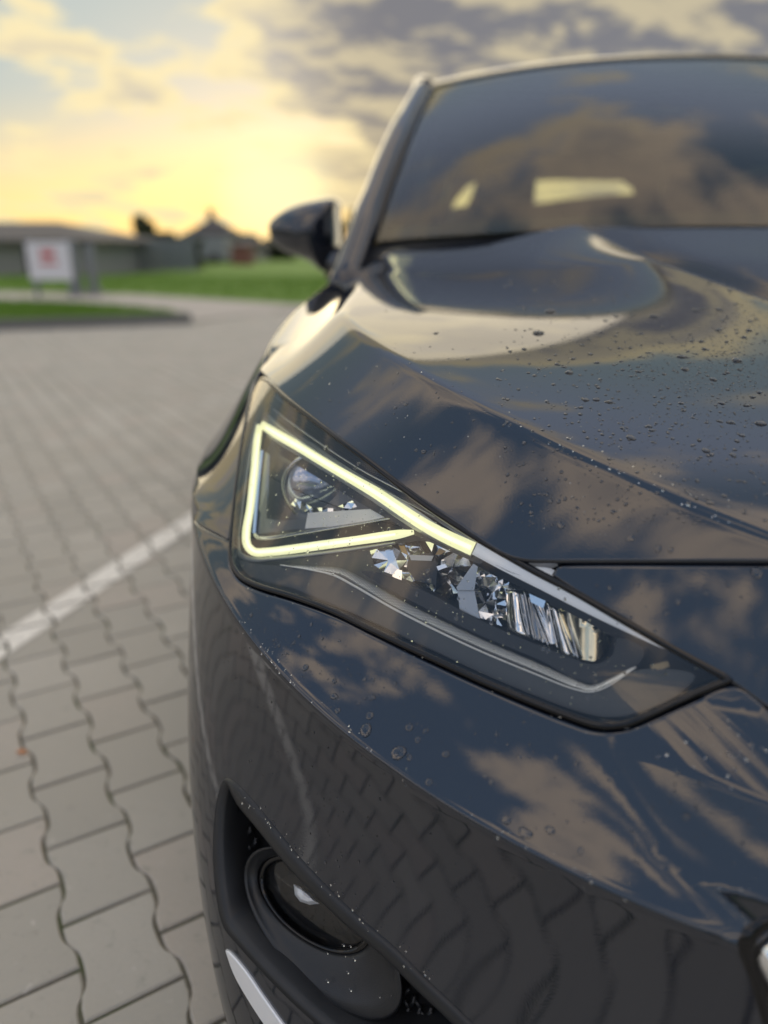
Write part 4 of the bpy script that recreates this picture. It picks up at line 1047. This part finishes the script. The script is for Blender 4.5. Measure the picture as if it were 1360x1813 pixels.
o = obj('fog_glint', V, [(k*7+i, k*7+(i+1) % 7, (k+1)*7+(i+1) % 7, (k+1)*7+i) for k in range(2) for i in range(7)], mat('glint_white', (.85, .87, .9), .15), fog, False)  # white facets put in as the glint on the dark fog lens
mirrored(fog, car)

# silver strip low on the corner
ST = [(404, 1683), (412, 1690), (436, 1718), (468, 1765), (502, 1813), (540, 1862), (512, 1862), (473, 1812), (444, 1768), (418, 1722)]
stq = pq(spline(ST, 7, True, sharp=(0, 5, 6)))
o = panel('silver_strip', stq, [], soff(.003), qn, (.02, .015), mat('bright_silver', (.88, .89, .90), .35, .35), car, rad=.002, depth=.006); mirrored(o, car)

# ------------------------------------------------------------------ GRILLE
gq = GRQ; n = len(gq); V = []
cg = np.array([0., .42])
def gring(sc, d):
    g2 = np.c_[gr[:, 0]*(1-sc*.12), .44+(gr[:, 1]-.44)*(1-sc*.35)]; q_ = xz2q(g2[:, 0], g2[:, 1]); return q2xyz(q_)-qn(q_)*d
for sc, d in ((-.10, .005), (-.04, .0), (.1, -.001), (.24, .004), (.3, .012)): V += list(gring(sc, d))
FLg = [(k*n+i, k*n+(i+1) % n, (k+1)*n+(i+1) % n, (k+1)*n+i) for k in range(4) for i in range(n)]
gl_ = obj('grille', V, FLg, GBLACK, car, True); bm = bmesh.new(); bm.from_mesh(gl_.data); bmesh.ops.recalc_face_normals(bm, faces=bm.faces); bm.to_mesh(gl_.data); bm.free()
V = []
for sc, d in ((.22, .006), (.28, -.003), (.45, -.010), (.75, -.012), (1.0, -.004), (1.04, .01)): V += list(gring(sc, d))
o = obj('chrome_frame', V, [(k*n+i, k*n+(i+1) % n, (k+1)*n+(i+1) % n, (k+1)*n+i) for k in range(5) for i in range(n)], CHROME, gl_, True)
bm = bmesh.new(); bm.from_mesh(o.data); bmesh.ops.recalc_face_normals(bm, faces=bm.faces); bm.to_mesh(o.data); bm.free()
bk_ = np.concatenate([gring(.9, .045), gring(.99*2, .05)]); obj('grille_back', np.array(list(gring(.5, .05))), [tuple(range(n))], DARK, gl_, False)
mb = MB()
for k in range(9):
    z_ = .30+k*.027
    xw = np.interp(z_, [.28, .33, .42, .5, .54], [.05, .2, .25, .23, .12]); mb.box((0, .055, z_), (2*xw, .012, .004))
mb.obj('grille_bar', GBLACK, gl_)

# ------------------------------------------------------------------ GREENHOUSE
def wsx(s, t):  # s -1..1 across, t 0..1 up
    xb, xt = .765, .655; x_ = s*(xb*(1-t)+xt*t); yb = 1.37-.10*(1-s*s); yt = 2.06-.085*(1-s*s)
    zb = .962+.030*(1-s*s); zt = 1.392+.045*(1-abs(s)**2.2)
    y_ = yb*(1-t)+yt*t; z_ = zb*(1-t)+zt*t+.028*math.sin(math.pi*t)*(1); return np.array([x_, y_, z_])
ns, ntt = 40, 20
V = [wsx(-1+2*i/ns, j/ntt) for j in range(ntt+1) for i in range(ns+1)]
FL = [(j*(ns+1)+i, j*(ns+1)+i+1, (j+1)*(ns+1)+i+1, (j+1)*(ns+1)+i) for j in range(ntt) for i in range(ns)]
ws = obj('windscreen', V, FL, WGLASS, car, True)
# black print border and sensor patch just behind the glass
def strip(fa, fb, name, m, off=-.004):
    A = [fa(k/40) for k in range(41)]; B = [fb(k/40) for k in range(41)]; V = []
    for (s1, t1), (s2, t2) in zip(A, B): V += [wsx(s1, t1)+np.array([0, .004, off]), wsx(s2, t2)+np.array([0, .004, off])]
    return obj(name, V, [(2*k, 2*k+2, 2*k+3, 2*k+1) for k in range(40)], m, ws, True)
PRINT = mat('black_glass_print', (.006, .006, .007), .5)
strip(lambda k: (-1+2*k, 0), lambda k: (-.965+1.93*k, .06), 'print_border', PRINT)
strip(lambda k: (-1+2*k, 1), lambda k: (-.965+1.93*k, .965), 'print_border', PRINT)
strip(lambda k: (-1, k), lambda k: (-.955, k), 'print_border', PRINT); strip(lambda k: (.955, k), lambda k: (1, k), 'print_border', PRINT)
strip(lambda k: (-.17+.34*k, .97), lambda k: (-.17+.34*k, .97-.09*math.sin(math.pi*k)**.4), 'sensor_patch', PRINT)
# roof, pillars
def roofp(s, t):
    a = wsx(s, 1.); dy = t*t*1.45; rise = .034*(1-math.exp(-dy/.075))+.012*math.sin(math.pi*min(dy/1.6, 1))-.10*(dy/1.45)**2.5
    return np.array([a[0]*(1+.03*math.sin(min(t*4, 1.57))), a[1]+.006+dy, a[2]+.004+rise])
V = [roofp(-1+2*i/36, j/26) for j in range(27) for i in range(37)]
obj('roof', V, [(j*37+i, j*37+i+1, (j+1)*37+i+1, (j+1)*37+i) for j in range(26) for i in range(36)], PAINT, car, True)
mb = MB(); mb.tube([wsx(s, 1.)+np.array([0, .002, .000]) for s in np.linspace(-1, 1, 41)], .006, 8); mb.obj('windscreen_top_seal', GBLACK, car, True)
for sg1 in (-1, 1):
    mb = MB(); pts = [wsx(sg1, t)+np.array([sg1*.022, .012, .002]) for t in np.linspace(-.22, 1.02, 16)]; mb.tube(pts, [.034]*5+[.030]*6+[.026]*5, 12)
    pts = [roofp(sg1, t)+np.array([sg1*.014, 0, -.004]) for t in np.linspace(0, 1, 14)]; mb.tube(pts, .026, 12); mb.obj('windscreen_pillar', PAINT, car, True)
    mb = MB(); mb.tube([wsx(sg1*.985, t)+np.array([sg1*.004, 0, .005]) for t in np.linspace(0, 1, 16)], .0085, 8); mb.obj('windscreen_trim', GBLACK, car, True)
# cowl and wipers
V = []; 
for i in range(41):
    s = -1+i/20; x_ = s*.80; y0 = yrear(x_)-.01; a = wsx(s, .01)
    V += [(x_, y0, float(H(np.array(x_), np.array(min(y0, 1.3))))-.018), (a[0]*1.03, a[1]+.01, a[2]-.012)]
cowl = obj('cowl', V, [(2*k, 2*k+2, 2*k+3, 2*k+1) for k in range(40)], PLAST, car, True)
# body side: doors, sill, rear
def side_panel(name, y0, y1, m=PAINT, ztop=.925, zb=.22, archc=None, lab=None):
    top = np.c_[np.linspace(y0, y1, 16), np.full(16, ztop)]; bt = np.c_[np.linspace(y1, y0, 16), np.full(16, zb)]
    if archc is not None:
        yc, r = archc; th = np.linspace(0, math.pi, 30); arc = np.c_[yc+r*np.cos(th), .335+r*np.sin(th)]
        bt = np.concatenate([[[y1, zb], [yc+r, zb]], arc, [[yc-r, zb], [y0, zb]]])
    pts = np.concatenate([top, bt]); q_ = yz2q(pts[:, 0], pts[:, 1]); o = panel(name, q_, [], q2xyz, qn, (.03, .02), m, car, rad=.003, depth=.01); mirrored(o, car); return o
d1 = side_panel('front_door', 1.337, 2.30); mb = MB(); mb.box((-.935, 2.15, .80), (.03, .2, .03)); mb.obj('door_handle', PAINT, d1)
d2 = side_panel('rear_door', 2.306, 3.02); side_panel('rear_quarter', 3.026, 4.1, archc=(3.57, .37))
# side glass + tail
for sg1 in (-1, 1):
    V = []
    for k in range(13):
        t = k/12; b_ = np.array([sg1*.80, 1.62+t*2.1, .925]); tp_ = roofp(sg1, min(.02+t*.95, 1))+np.array([0, 0, -.02]); V += [b_, tp_]
    obj('side_window', V, [(2*k, 2*k+2, 2*k+3, 2*k+1) for k in range(12)], SGLASS, car, True)
    mb = MB(); mb.tube([(sg1*.81, 2.3, .92), (sg1*.66, 2.35, 1.41)], .035, 8); mb.tube([(sg1*.81, 3.3, .92), (sg1*.63, 3.15, 1.38)], .09, 8); mb.tube([(sg1*.81, 3.95, .92), (sg1*.64, 3.45, 1.32)], .07, 8); mb.obj('door_pillar', GBLACK, car, True)
    mb = MB(); mb.tube([(sg1*.83, 1.36, .915), (sg1*.84, 2.3, .925), (sg1*.83, 3.2, .925), (sg1*.80, 4.0, .92)], .03, 8); mb.obj('waist_rail', PAINT, car, True)
mb = MB(); mb.box((0, 4.12, .60), (1.70, .08, .72)); mb.box((0, 3.98, .925), (1.66, .30, .05)); mb.obj('tailgate', PAINT, car)
# interior
INT = mat('interior_grey', (.02, .02, .022), .8); 
mb = MB(); mb.box((0, 1.75, .86), (1.5, .62, .16)); mb.box((0, 2.9, .42), (1.5, 2.2, .12)); mb.obj('dashboard', INT, car)
mb = MB(); mb.box((-.74, 2.6, .70), (.06, 2.4, .45)); mb.box((.74, 2.6, .70), (.06, 2.4, .45)); mb.obj('door_lining', INT, car)
for sx_ in (-.37, .37):
    mb = MB(); mb.box((sx_, 2.55, .60), (.50, .5, .16)); mb.tube([(sx_-.17, 2.75, .68), (sx_-.15, 2.88, 1.08)], .085, 10); mb.tube([(sx_+.17, 2.75, .68), (sx_+.15, 2.88, 1.08)], .085, 10); mb.box((sx_, 2.81, .86), (.38, .12, .46)); mb.obj('front_seat', INT, car, True)
    mb = MB(); mb.tube([(sx_-.11, 2.9, 1.19), (sx_+.11, 2.9, 1.19)], .075, 12); mb.tube([(sx_, 2.9, 1.05), (sx_, 2.9, 1.19)], .02, 6); mb.obj('headrest', INT, car, True)
# rear bulkhead with the back window opening
YB = 3.55
def pxz(l): return np.array([at(a, b_, YB)[[0, 2]] for a, b_ in l])
h1_ = ccw(pxz([(934, 319), (1000, 317), (1105, 319), (1122, 330), (1127, 343), (1080, 345), (1010, 352), (948, 361)]))[::-1]
h2_ = ccw(pxz([(826, 330), (843, 321), (836, 345), (822, 372), (812, 386), (796, 386), (804, 358)]))[::-1]
ob_ = np.array([(-.76, .4), (.76, .4), (.74, 1.0), (.62, 1.385), (-.62, 1.385), (-.74, 1.0)]); ob_ = ccw(spline(ob_, .1, True, sharp=tuple(range(6))))
q, Fs = cdt(ob_, [h1_, h2_], (.08, .08)); V = [(a_[0], YB, a_[1]) for a_ in q]+[(a_[0], YB+.05, a_[1]) for a_ in q]; n = len(q)
obj('rear_bulkhead', V, [tuple(t) for t in Fs]+[tuple(t[::-1]+n) for t in Fs], INT, car, False)
mb = MB(); mb.box((0, 2.85, 1.375), (1.34, 1.5, .02)); mb.obj('headliner', DARK, car)
mb = MB(); mb.tube([(.37+.19*math.cos(a), 2.16-.05*math.sin(a), .98+.19*math.sin(a)) for a in np.linspace(0, 2*math.pi, 28)], .015, 8, False); mb.obj('steering_wheel', RUBBER, car, True)
mb = MB(); mb.tube([(-.10, 2.04, 1.30), (-.05, 2.03, 1.305), (.05, 2.03, 1.305), (.10, 2.04, 1.30)], [.022, .032, .032, .022], 10); mb.obj('inside_mirror', GBLACK, car, True)
# --- door mirror
def blob(name, fn, m, parent, nu=28, nv=18):
    V = [fn(2*math.pi*i/nu, math.pi*j/nv) for j in range(nv+1) for i in range(nu)]
    o = obj(name, V, [(j*nu+i, j*nu+(i+1) % nu, (j+1)*nu+(i+1) % nu, (j+1)*nu+i) for j in range(nv) for i in range(nu)], m, parent, True)
    bm = bmesh.new(); bm.from_mesh(o.data); bmesh.ops.remove_doubles(bm, verts=bm.verts, dist=1e-5); bmesh.ops.recalc_face_normals(bm, faces=bm.faces); bm.to_mesh(o.data); bm.free(); return o
YM = 1.66
MP = [(474, 396, .04), (488, 380, .07), (520, 362, .10), (560, 352, .115), (588, 350, .12), (596, 356, .12), (598, 380, .12), (600, 425, .115), (596, 460, .10), (585, 476, .08), (572, 482, .06), (552, 466, .08), (530, 456, .09), (500, 444, .085), (482, 428, .06), (475, 410, .045)]
oc = spline([(a, b_) for a, b_, _ in MP], 6, True); cM = np.array([552, 412.])
V = []; n = len(oc)
for s_, dy_2 in ((.001, -.085), (.35, -.080), (.65, -.062), (.85, -.038), (.96, -.012), (1.0, .02), (1.0, .07), (.97, .085)):
    for p_ in oc:
        q_ = cM+(p_-cM)*s_; a = at(q_[0], q_[1], YM); tp2 = 1-.5*max(0, (540-q_[0])/70); V.append(a+np.array([0, dy_2*tp2, 0]))
FL = [(k*n+i, k*n+(i+1) % n, (k+1)*n+(i+1) % n, (k+1)*n+i) for k in range(7) for i in range(n)]+[tuple(7*n+i for i in range(n))]
mr = obj('wing_mirror', V, FL, PAINT, car, True)
bm = bmesh.new(); bm.from_mesh(mr.data); bmesh.ops.remove_doubles(bm, verts=bm.verts, dist=1e-5); bmesh.ops.recalc_face_normals(bm, faces=bm.faces); bm.to_mesh(mr.data); bm.free()
mb = MB(); mb.tube([at(578, 470, YM)+np.array([0, .03, 0]), at(600, 478, YM)+np.array([.0, .04, -.0]), np.array([-.83, 1.66, .89])], [.035, .035, .045], 10); mb.obj('mirror_foot', PLAST, mr, True)
mirrored(mr, car)
# --- wheels
def wheel(x, y):
    sg1 = -1 if x < 0 else 1
    w_ = bpy.data.objects.new('wheel', None); link(w_, car); w_.location = (x, y, .322); w_.empty_display_size = .1
    ax_ = np.array([sg1, 0, 0.]); z0 = np.zeros(3)
    lathe('tyre', z0, ax_, [(-.10, .22), (-.11, .25), (-.105, .29), (-.09, .315), (-.04, .322), (.04, .322), (.09, .315), (.105, .29), (.11, .25), (.10, .22)], TYRE, w_, 48)
    lathe('rim', z0, ax_, [(-.10, .215), (-.02, .20), (.085, .205), (.10, .222), (.104, .222)], RIM, w_, 48)
    mb = MB()
    for k in range(5):
        a = 2*math.pi*k/5
        for da in (-.12, .12): mb.tube([(sg1*.06, .03*math.cos(a), .03*math.sin(a)), (sg1*.085, .12*math.cos(a+da*.8), .12*math.sin(a+da*.8)), (sg1*.092, .21*math.cos(a+da), .21*math.sin(a+da))], [.02, .014, .013], 8)
    mb.tube([(sg1*.04, 0, 0), (sg1*.09, 0, 0)], .04, 16); mb.obj('spokes', RIM, w_, True)
    mb = MB(); mb.tube([(sg1*.0, 0, 0), (sg1*.02, 0, 0)], .15, 32); mb.obj('brake_disc', SCHROME, w_, True)
for x_ in (-.80, .80): wheel(x_, .885); wheel(x_, 3.57)
mb = MB(); mb.box((0, 2.2, .17), (1.5, 3.4, .10)); mb.box((0, .9, .45), (1.25, .95, .45)); mb.box((0, 3.6, .5), (1.25, .8, .5)); mb.obj('underbody', DARK, car)
def arch_liner(y, sg1):
    V = []; 
    for k in range(25):
        a = math.pi*k/24*1.16-.25; V += [(sg1*.62, y+.385*math.cos(a), .335+.385*math.sin(a)), (sg1*.885, y+.385*math.cos(a), .335+.385*math.sin(a))]
    obj('arch_liner', V, [(2*k, 2*k+2, 2*k+3, 2*k+1) for k in range(24)], DARK, car, True)
for y_ in (.885, 3.57): arch_liner(y_, -1); arch_liner(y_, 1)

# ------------------------------------------------------------------ RAIN DROPS
def drop_mesh(r=1., h=.42, n=14, k=5, irr=0.):
    V = []; 
    ph = rng.uniform(0, 6.28, 3)
    for j in range(k):
        t = (j/k); rr = r*math.cos(t*math.pi/2)**.75; zz_ = h*math.sin(t*math.pi/2)
        for i in range(n):
            a = 2*math.pi*i/n; q_ = rr*(1+irr*(math.cos(2*a+ph[0])+.6*math.cos(3*a+ph[1]))); V.append((q_*math.cos(a), q_*math.sin(a), zz_))
    V.append((0, 0, h)); FL = [tuple(range(n))[::-1]]
    FL += [(j*n+i, j*n+(i+1) % n, (j+1)*n+(i+1) % n, (j+1)*n+i) for j in range(k-1) for i in range(n)]; FL += [((k-1)*n+i, (k-1)*n+(i+1) % n, k*n) for i in range(n)]
    return V, FL
protos = []
for k in range(5):
    V, FL = drop_mesh(irr=.05+.03*k); me = bpy.data.meshes.new('water_drop'); me.from_pydata(V, [], FL); me.update(); me.polygons.foreach_set('use_smooth', [j > 0 for j in range(len(me.polygons))]); me.materials.append(WATER); protos.append(me)
def frame(nv):
    nv = Vector(nv); return nv.to_track_quat('Z', 'Y')
def body_pts(u, v):
    """surface points and normals seen at pixels: bonnet first, else lamp cover / bumper"""
    u = np.atleast_1d(np.asarray(u, float)); v = np.atleast_1d(np.asarray(v, float)); n = len(u)
    hp = hoodhits(u, v); hok = ~np.isnan(hp[:, 0]); hq = np.where(hok[:, None], hp[:, :2], 99.); hok &= inside(hq, hout)
    X = hit(u, v); nok = ~np.isnan(X[:, 0]) & ~hok; Xq = np.where(np.isnan(X), 99., X); qq = xyz2q(Xq); nok &= ~inside(qq, FOGQ) & ~inside(qq, GRQ)
    X = np.where(hok[:, None], hp, Xq); N = np.zeros((n, 3)); 
    if hok.any(): N[hok] = Hn(hp[hok][:, :2]); X[hok, 2] = H(hp[hok][:, 0], hp[hok][:, 1])
    if nok.any(): N[nok] = qn(qq[nok])
    return X, N, hok | nok
ndrop = 0
def big_drop(u, v, wpx, label, group):
    global ndrop
    sz = 'large' if wpx >= 14 else 'middling' if wpx >= 9 else 'small'
    if 'bonnet' in label: wh = 'below the sharp crease' if v > 553+(u-600)*.535+4 else ('right part' if u > 1190 else 'middle part' if u > 900 else 'left part near the crease')
    elif 'headlight cover' in label: wh = 'over the glowing triangle' if v < 960 else 'below the glowing triangle'
    elif 'bumper' in label: wh = 'at the outer corner' if u < 620 else 'in the middle under the lamp' if u < 860 else 'towards the grille'
    else: wh = 'beside the bonnet gap' if v < 1045 else 'lower down'
    label = sz+' '+label+', '+wh
    X, nv, k_ = body_pts(u, v)
    if not k_[0]: return
    X = X[0]; nv = nv[0]; dist = (X-CP)@FW; rad = wpx*1.12*dist/f/2
    o = bpy.data.objects.new('water_drop', protos[ndrop % 5]); COL.objects.link(o); ndrop += 1
    o.location = X-nv*rad*.04; qd = frame(nv); o.rotation_mode = 'QUATERNION'; from mathutils import Quaternion
    o.rotation_quaternion = qd @ Quaternion((0, 0, 1), rng.uniform(0, 6.28)); s_ = rng.uniform(.9, 1.12); o.scale = (rad*s_, rad/s_, rad*rng.uniform(.75, 1.))
    tag(o, label, 'water drop', group)
HD_ = [(953, 590, 21), (975, 552, 17), (1157, 560, 15), (1008, 660, 14), (1304, 638, 19), (1272, 584, 13), (1213, 654, 14), (1207, 632, 14), (1263, 672, 12), (1117, 775, 15), (1347, 750, 17), (1056, 708, 11), (1037, 708, 11), (1080, 712, 11), (1294, 748, 12),
       (1031, 611, 9), (1016, 635, 8), (1057, 642, 9), (1046, 627, 9), (1135, 591, 9), (1232, 550, 12), (1273, 548, 11), (1279, 568, 9), (1131, 658, 10), (1247, 618, 10), (1225, 604, 9), (1242, 605, 9), (1326, 585, 10), (1317, 597, 9), (1203, 703, 7), (1206, 714, 9), (1211, 727, 8), (1278, 714, 11),
       (1322, 718, 10), (1275, 746, 9), (1314, 771, 10), (1150, 755, 9), (1154, 762, 9), (1102, 758, 8), (1260, 805, 10), (1238, 779, 8), (1305, 781, 9), (1250, 798, 13), (1298, 806, 12), (903, 622, 8), (928, 618, 9), (947, 665, 8), (1000, 650, 7), (987, 645, 9), (1065, 588, 8), (1072, 568, 8),
       (1052, 530, 8), (980, 498, 8), (1009, 492, 8), (772, 590, 9), (828, 636, 7), (973, 637, 8), (1092, 561, 7), (1174, 578, 7), (1345, 695, 11), (1333, 703, 9), (1187, 760, 6), (1288, 660, 9), (1310, 655, 8), (1283, 662, 8), (1100, 640, 7), (1130, 650, 6), (1090, 605, 7), (1146, 625, 6), (1170, 690, 6), (1183, 687, 7),
       (750, 800, 9), (737, 797, 6), (719, 716, 7), (700, 722, 6), (806, 792, 5), (838, 744, 5), (801, 748, 5), (993, 930, 13), (1117, 953, 13), (1165, 972, 12), (1188, 974, 9), (1258, 890, 12), (1283, 878, 9), (1230, 927, 6)]
for u, v, w_ in HD_: big_drop(u, v, w_, 'rain bead sitting on the bonnet', 'rain beads on the bonnet')
BD_ = [(648, 1293, 21), (541, 1182, 12), (592, 1206, 9), (659, 1235, 11), (592, 1233, 12), (655, 1267, 13), (706, 1333, 24), (634, 1245, 7), (598, 1258, 10), (445, 1089, 7), (530, 1127, 6), (520, 1139, 6), (551, 1106, 6), (494, 1142, 5), (601, 1135, 5), (725, 1288, 13), (740, 1310, 10), (754, 1294, 9), (790, 1335, 12), (725, 1341, 10), (760, 1385, 12), (645, 1203, 7), (661, 1203, 6),
       (700, 1210, 6), (930, 1475, 20), (897, 1452, 14), (974, 1470, 15), (1028, 1507, 12), (870, 1385, 9), (860, 1375, 8), (1215, 1446, 12), (1232, 1430, 8), (1290, 1335, 8), (1300, 1362, 8), (1165, 1340, 7), (1200, 1370, 8), (1110, 1290, 7), (1260, 1290, 7), (985, 1340, 8), (1020, 1352, 7), (880, 1300, 7), (920, 1340, 7), (1330, 1320, 8)]
for u, v, w_ in BD_: big_drop(u, v, w_, 'rain bead on the bumper below the headlight', 'rain beads on the bumper')
NP_ = [(1080, 1040, 8), (1180, 1085, 9), (1250, 1050, 8), (1340, 1014, 18), (1200, 1065, 10), (1290, 1035, 9), (1130, 1035, 7)]
for u, v, w_ in NP_: big_drop(u, v, w_, 'rain bead on the panel above the headlight tip', 'rain beads on the nose panel')
LD_ = [(634, 822, 8), (577, 793, 9), (629, 830, 7), (674, 905, 6), (609, 872, 5), (688, 937, 6), (738, 1052, 8), (807, 1095, 8), (757, 1010, 7), (760, 1028, 8), (926, 1090, 6), (921, 1104, 6), (870, 1103, 6), (963, 1148, 8), (971, 1152, 7), (1040, 1235, 6), (560, 1000, 5), (545, 977, 5), (700, 990, 4), (480, 985, 4), (430, 1000, 4), (660, 915, 4), (590, 1016, 5), (838, 1042, 5), (812, 1060, 5)]
for u, v, w_ in LD_: big_drop(u, v, w_, 'tiny rain bead on the clear headlight cover', 'rain beads on the headlight')
# fine spray: beads too many to count
SV, SF = drop_mesh(n=7, k=2, h=.45); SV = np.array(SV); AV = []; AF = []; b0 = 0
def spray(n, gen, smin_, smax):
    global b0
    uv = np.array([gen() for _ in range(n)]); Xs, Ns, ok_ = body_pts(uv[:, 0], uv[:, 1])
    for X, nv, k_ in zip(Xs, Ns, ok_):
        if not k_: continue
        dist = (X-CP)@FW; rad = (smin_+(smax-smin_)*rng.random()**3)*dist/f/2
        R3 = np.array(frame(nv).to_matrix()); W = (SV*rad*np.array([1, rng.uniform(.8, 1.3), .9]))@R3.T+X-nv*rad*.03
        AV.append(W); AF.extend([tuple(i+b0 for i in q_) for q_ in SF]); b0 += len(W)
def clus(cx_1, cy_1, sx_1, sy_1): return lambda: (cx_1+rng.normal()*sx_1, cy_1+rng.normal()*sy_1)
spray(900, lambda: (rng.uniform(880, 1359), rng.uniform(490, 930)), 2.4, 9)
spray(1500, clus(1265, 620, 85, 65), 1.8, 4.5); spray(260, lambda: (rng.uniform(560, 1359), rng.uniform(480, 980)), 1.2, 6)
spray(400, clus(1180, 700, 110, 70), 2., 7)
spray(90, lambda: (rng.uniform(520, 800), rng.uniform(600, 860)), 1.2, 5)
spray(120, clus(470, 1120, 35, 50), 1., 4); spray(110, clus(500, 1150, 45, 30), 1., 4.5); spray(120, clus(640, 1205, 60, 25), 1., 3.5)
spray(380, lambda: (rng.uniform(430, 1359), rng.uniform(1080, 1600)), 2., 7); spray(90, lambda: (rng.uniform(985, 1359), rng.uniform(1010, 1200)), 1.5, 7)
spray(420, lambda: (lambda t: (430+t*700+rng.normal()*10, 760+t*430+rng.uniform(-20, 190)*(1-t*.4)))(rng.random()), .9, 3.8)
spray(200, clus(560, 950, 90, 40), .8, 3.5)
o = obj('fine_rain_spray', np.concatenate(AV), AF, WATER, None, True); tag(o, 'fine spray of tiny rain beads over bonnet, bumper and headlight', 'water drops', kind='stuff')
# beads on the black fog lamp surround
AV = []; AF = []; b0 = 0
def fogdrop(u, v, w_, mul):
    global b0
    px = np.array([[u, v]]); X = Qn(px, np.array([mul]))[0]; 
    if np.isnan(X[0]): return
    nv = qn(pq(px))[0]; dist = (X-CP)@FW; rad = w_*dist/f/2; R3 = np.array(frame(nv).to_matrix()); W = (SV*rad)@R3.T+X
    AV.append(W); AF.extend([tuple(i+b0 for i in q_) for q_ in SF]); b0 += len(W)
for _ in range(40):
    t = rng.random()**1.6; fogdrop(422+t*390+rng.uniform(-3, 16)*(1-.4*t), 1392+t*385+rng.uniform(-2, 26), rng.uniform(1.5, 4.5), -.0032)
for _ in range(16): fogdrop(rng.uniform(560, 690), rng.uniform(1690, 1800), rng.uniform(3, 9), .021)
o = obj('surround_rain_spray', np.concatenate(AV), AF, WATER, None, True); tag(o, 'small rain beads on the matt black fog lamp surround', 'water drops', kind='stuff')
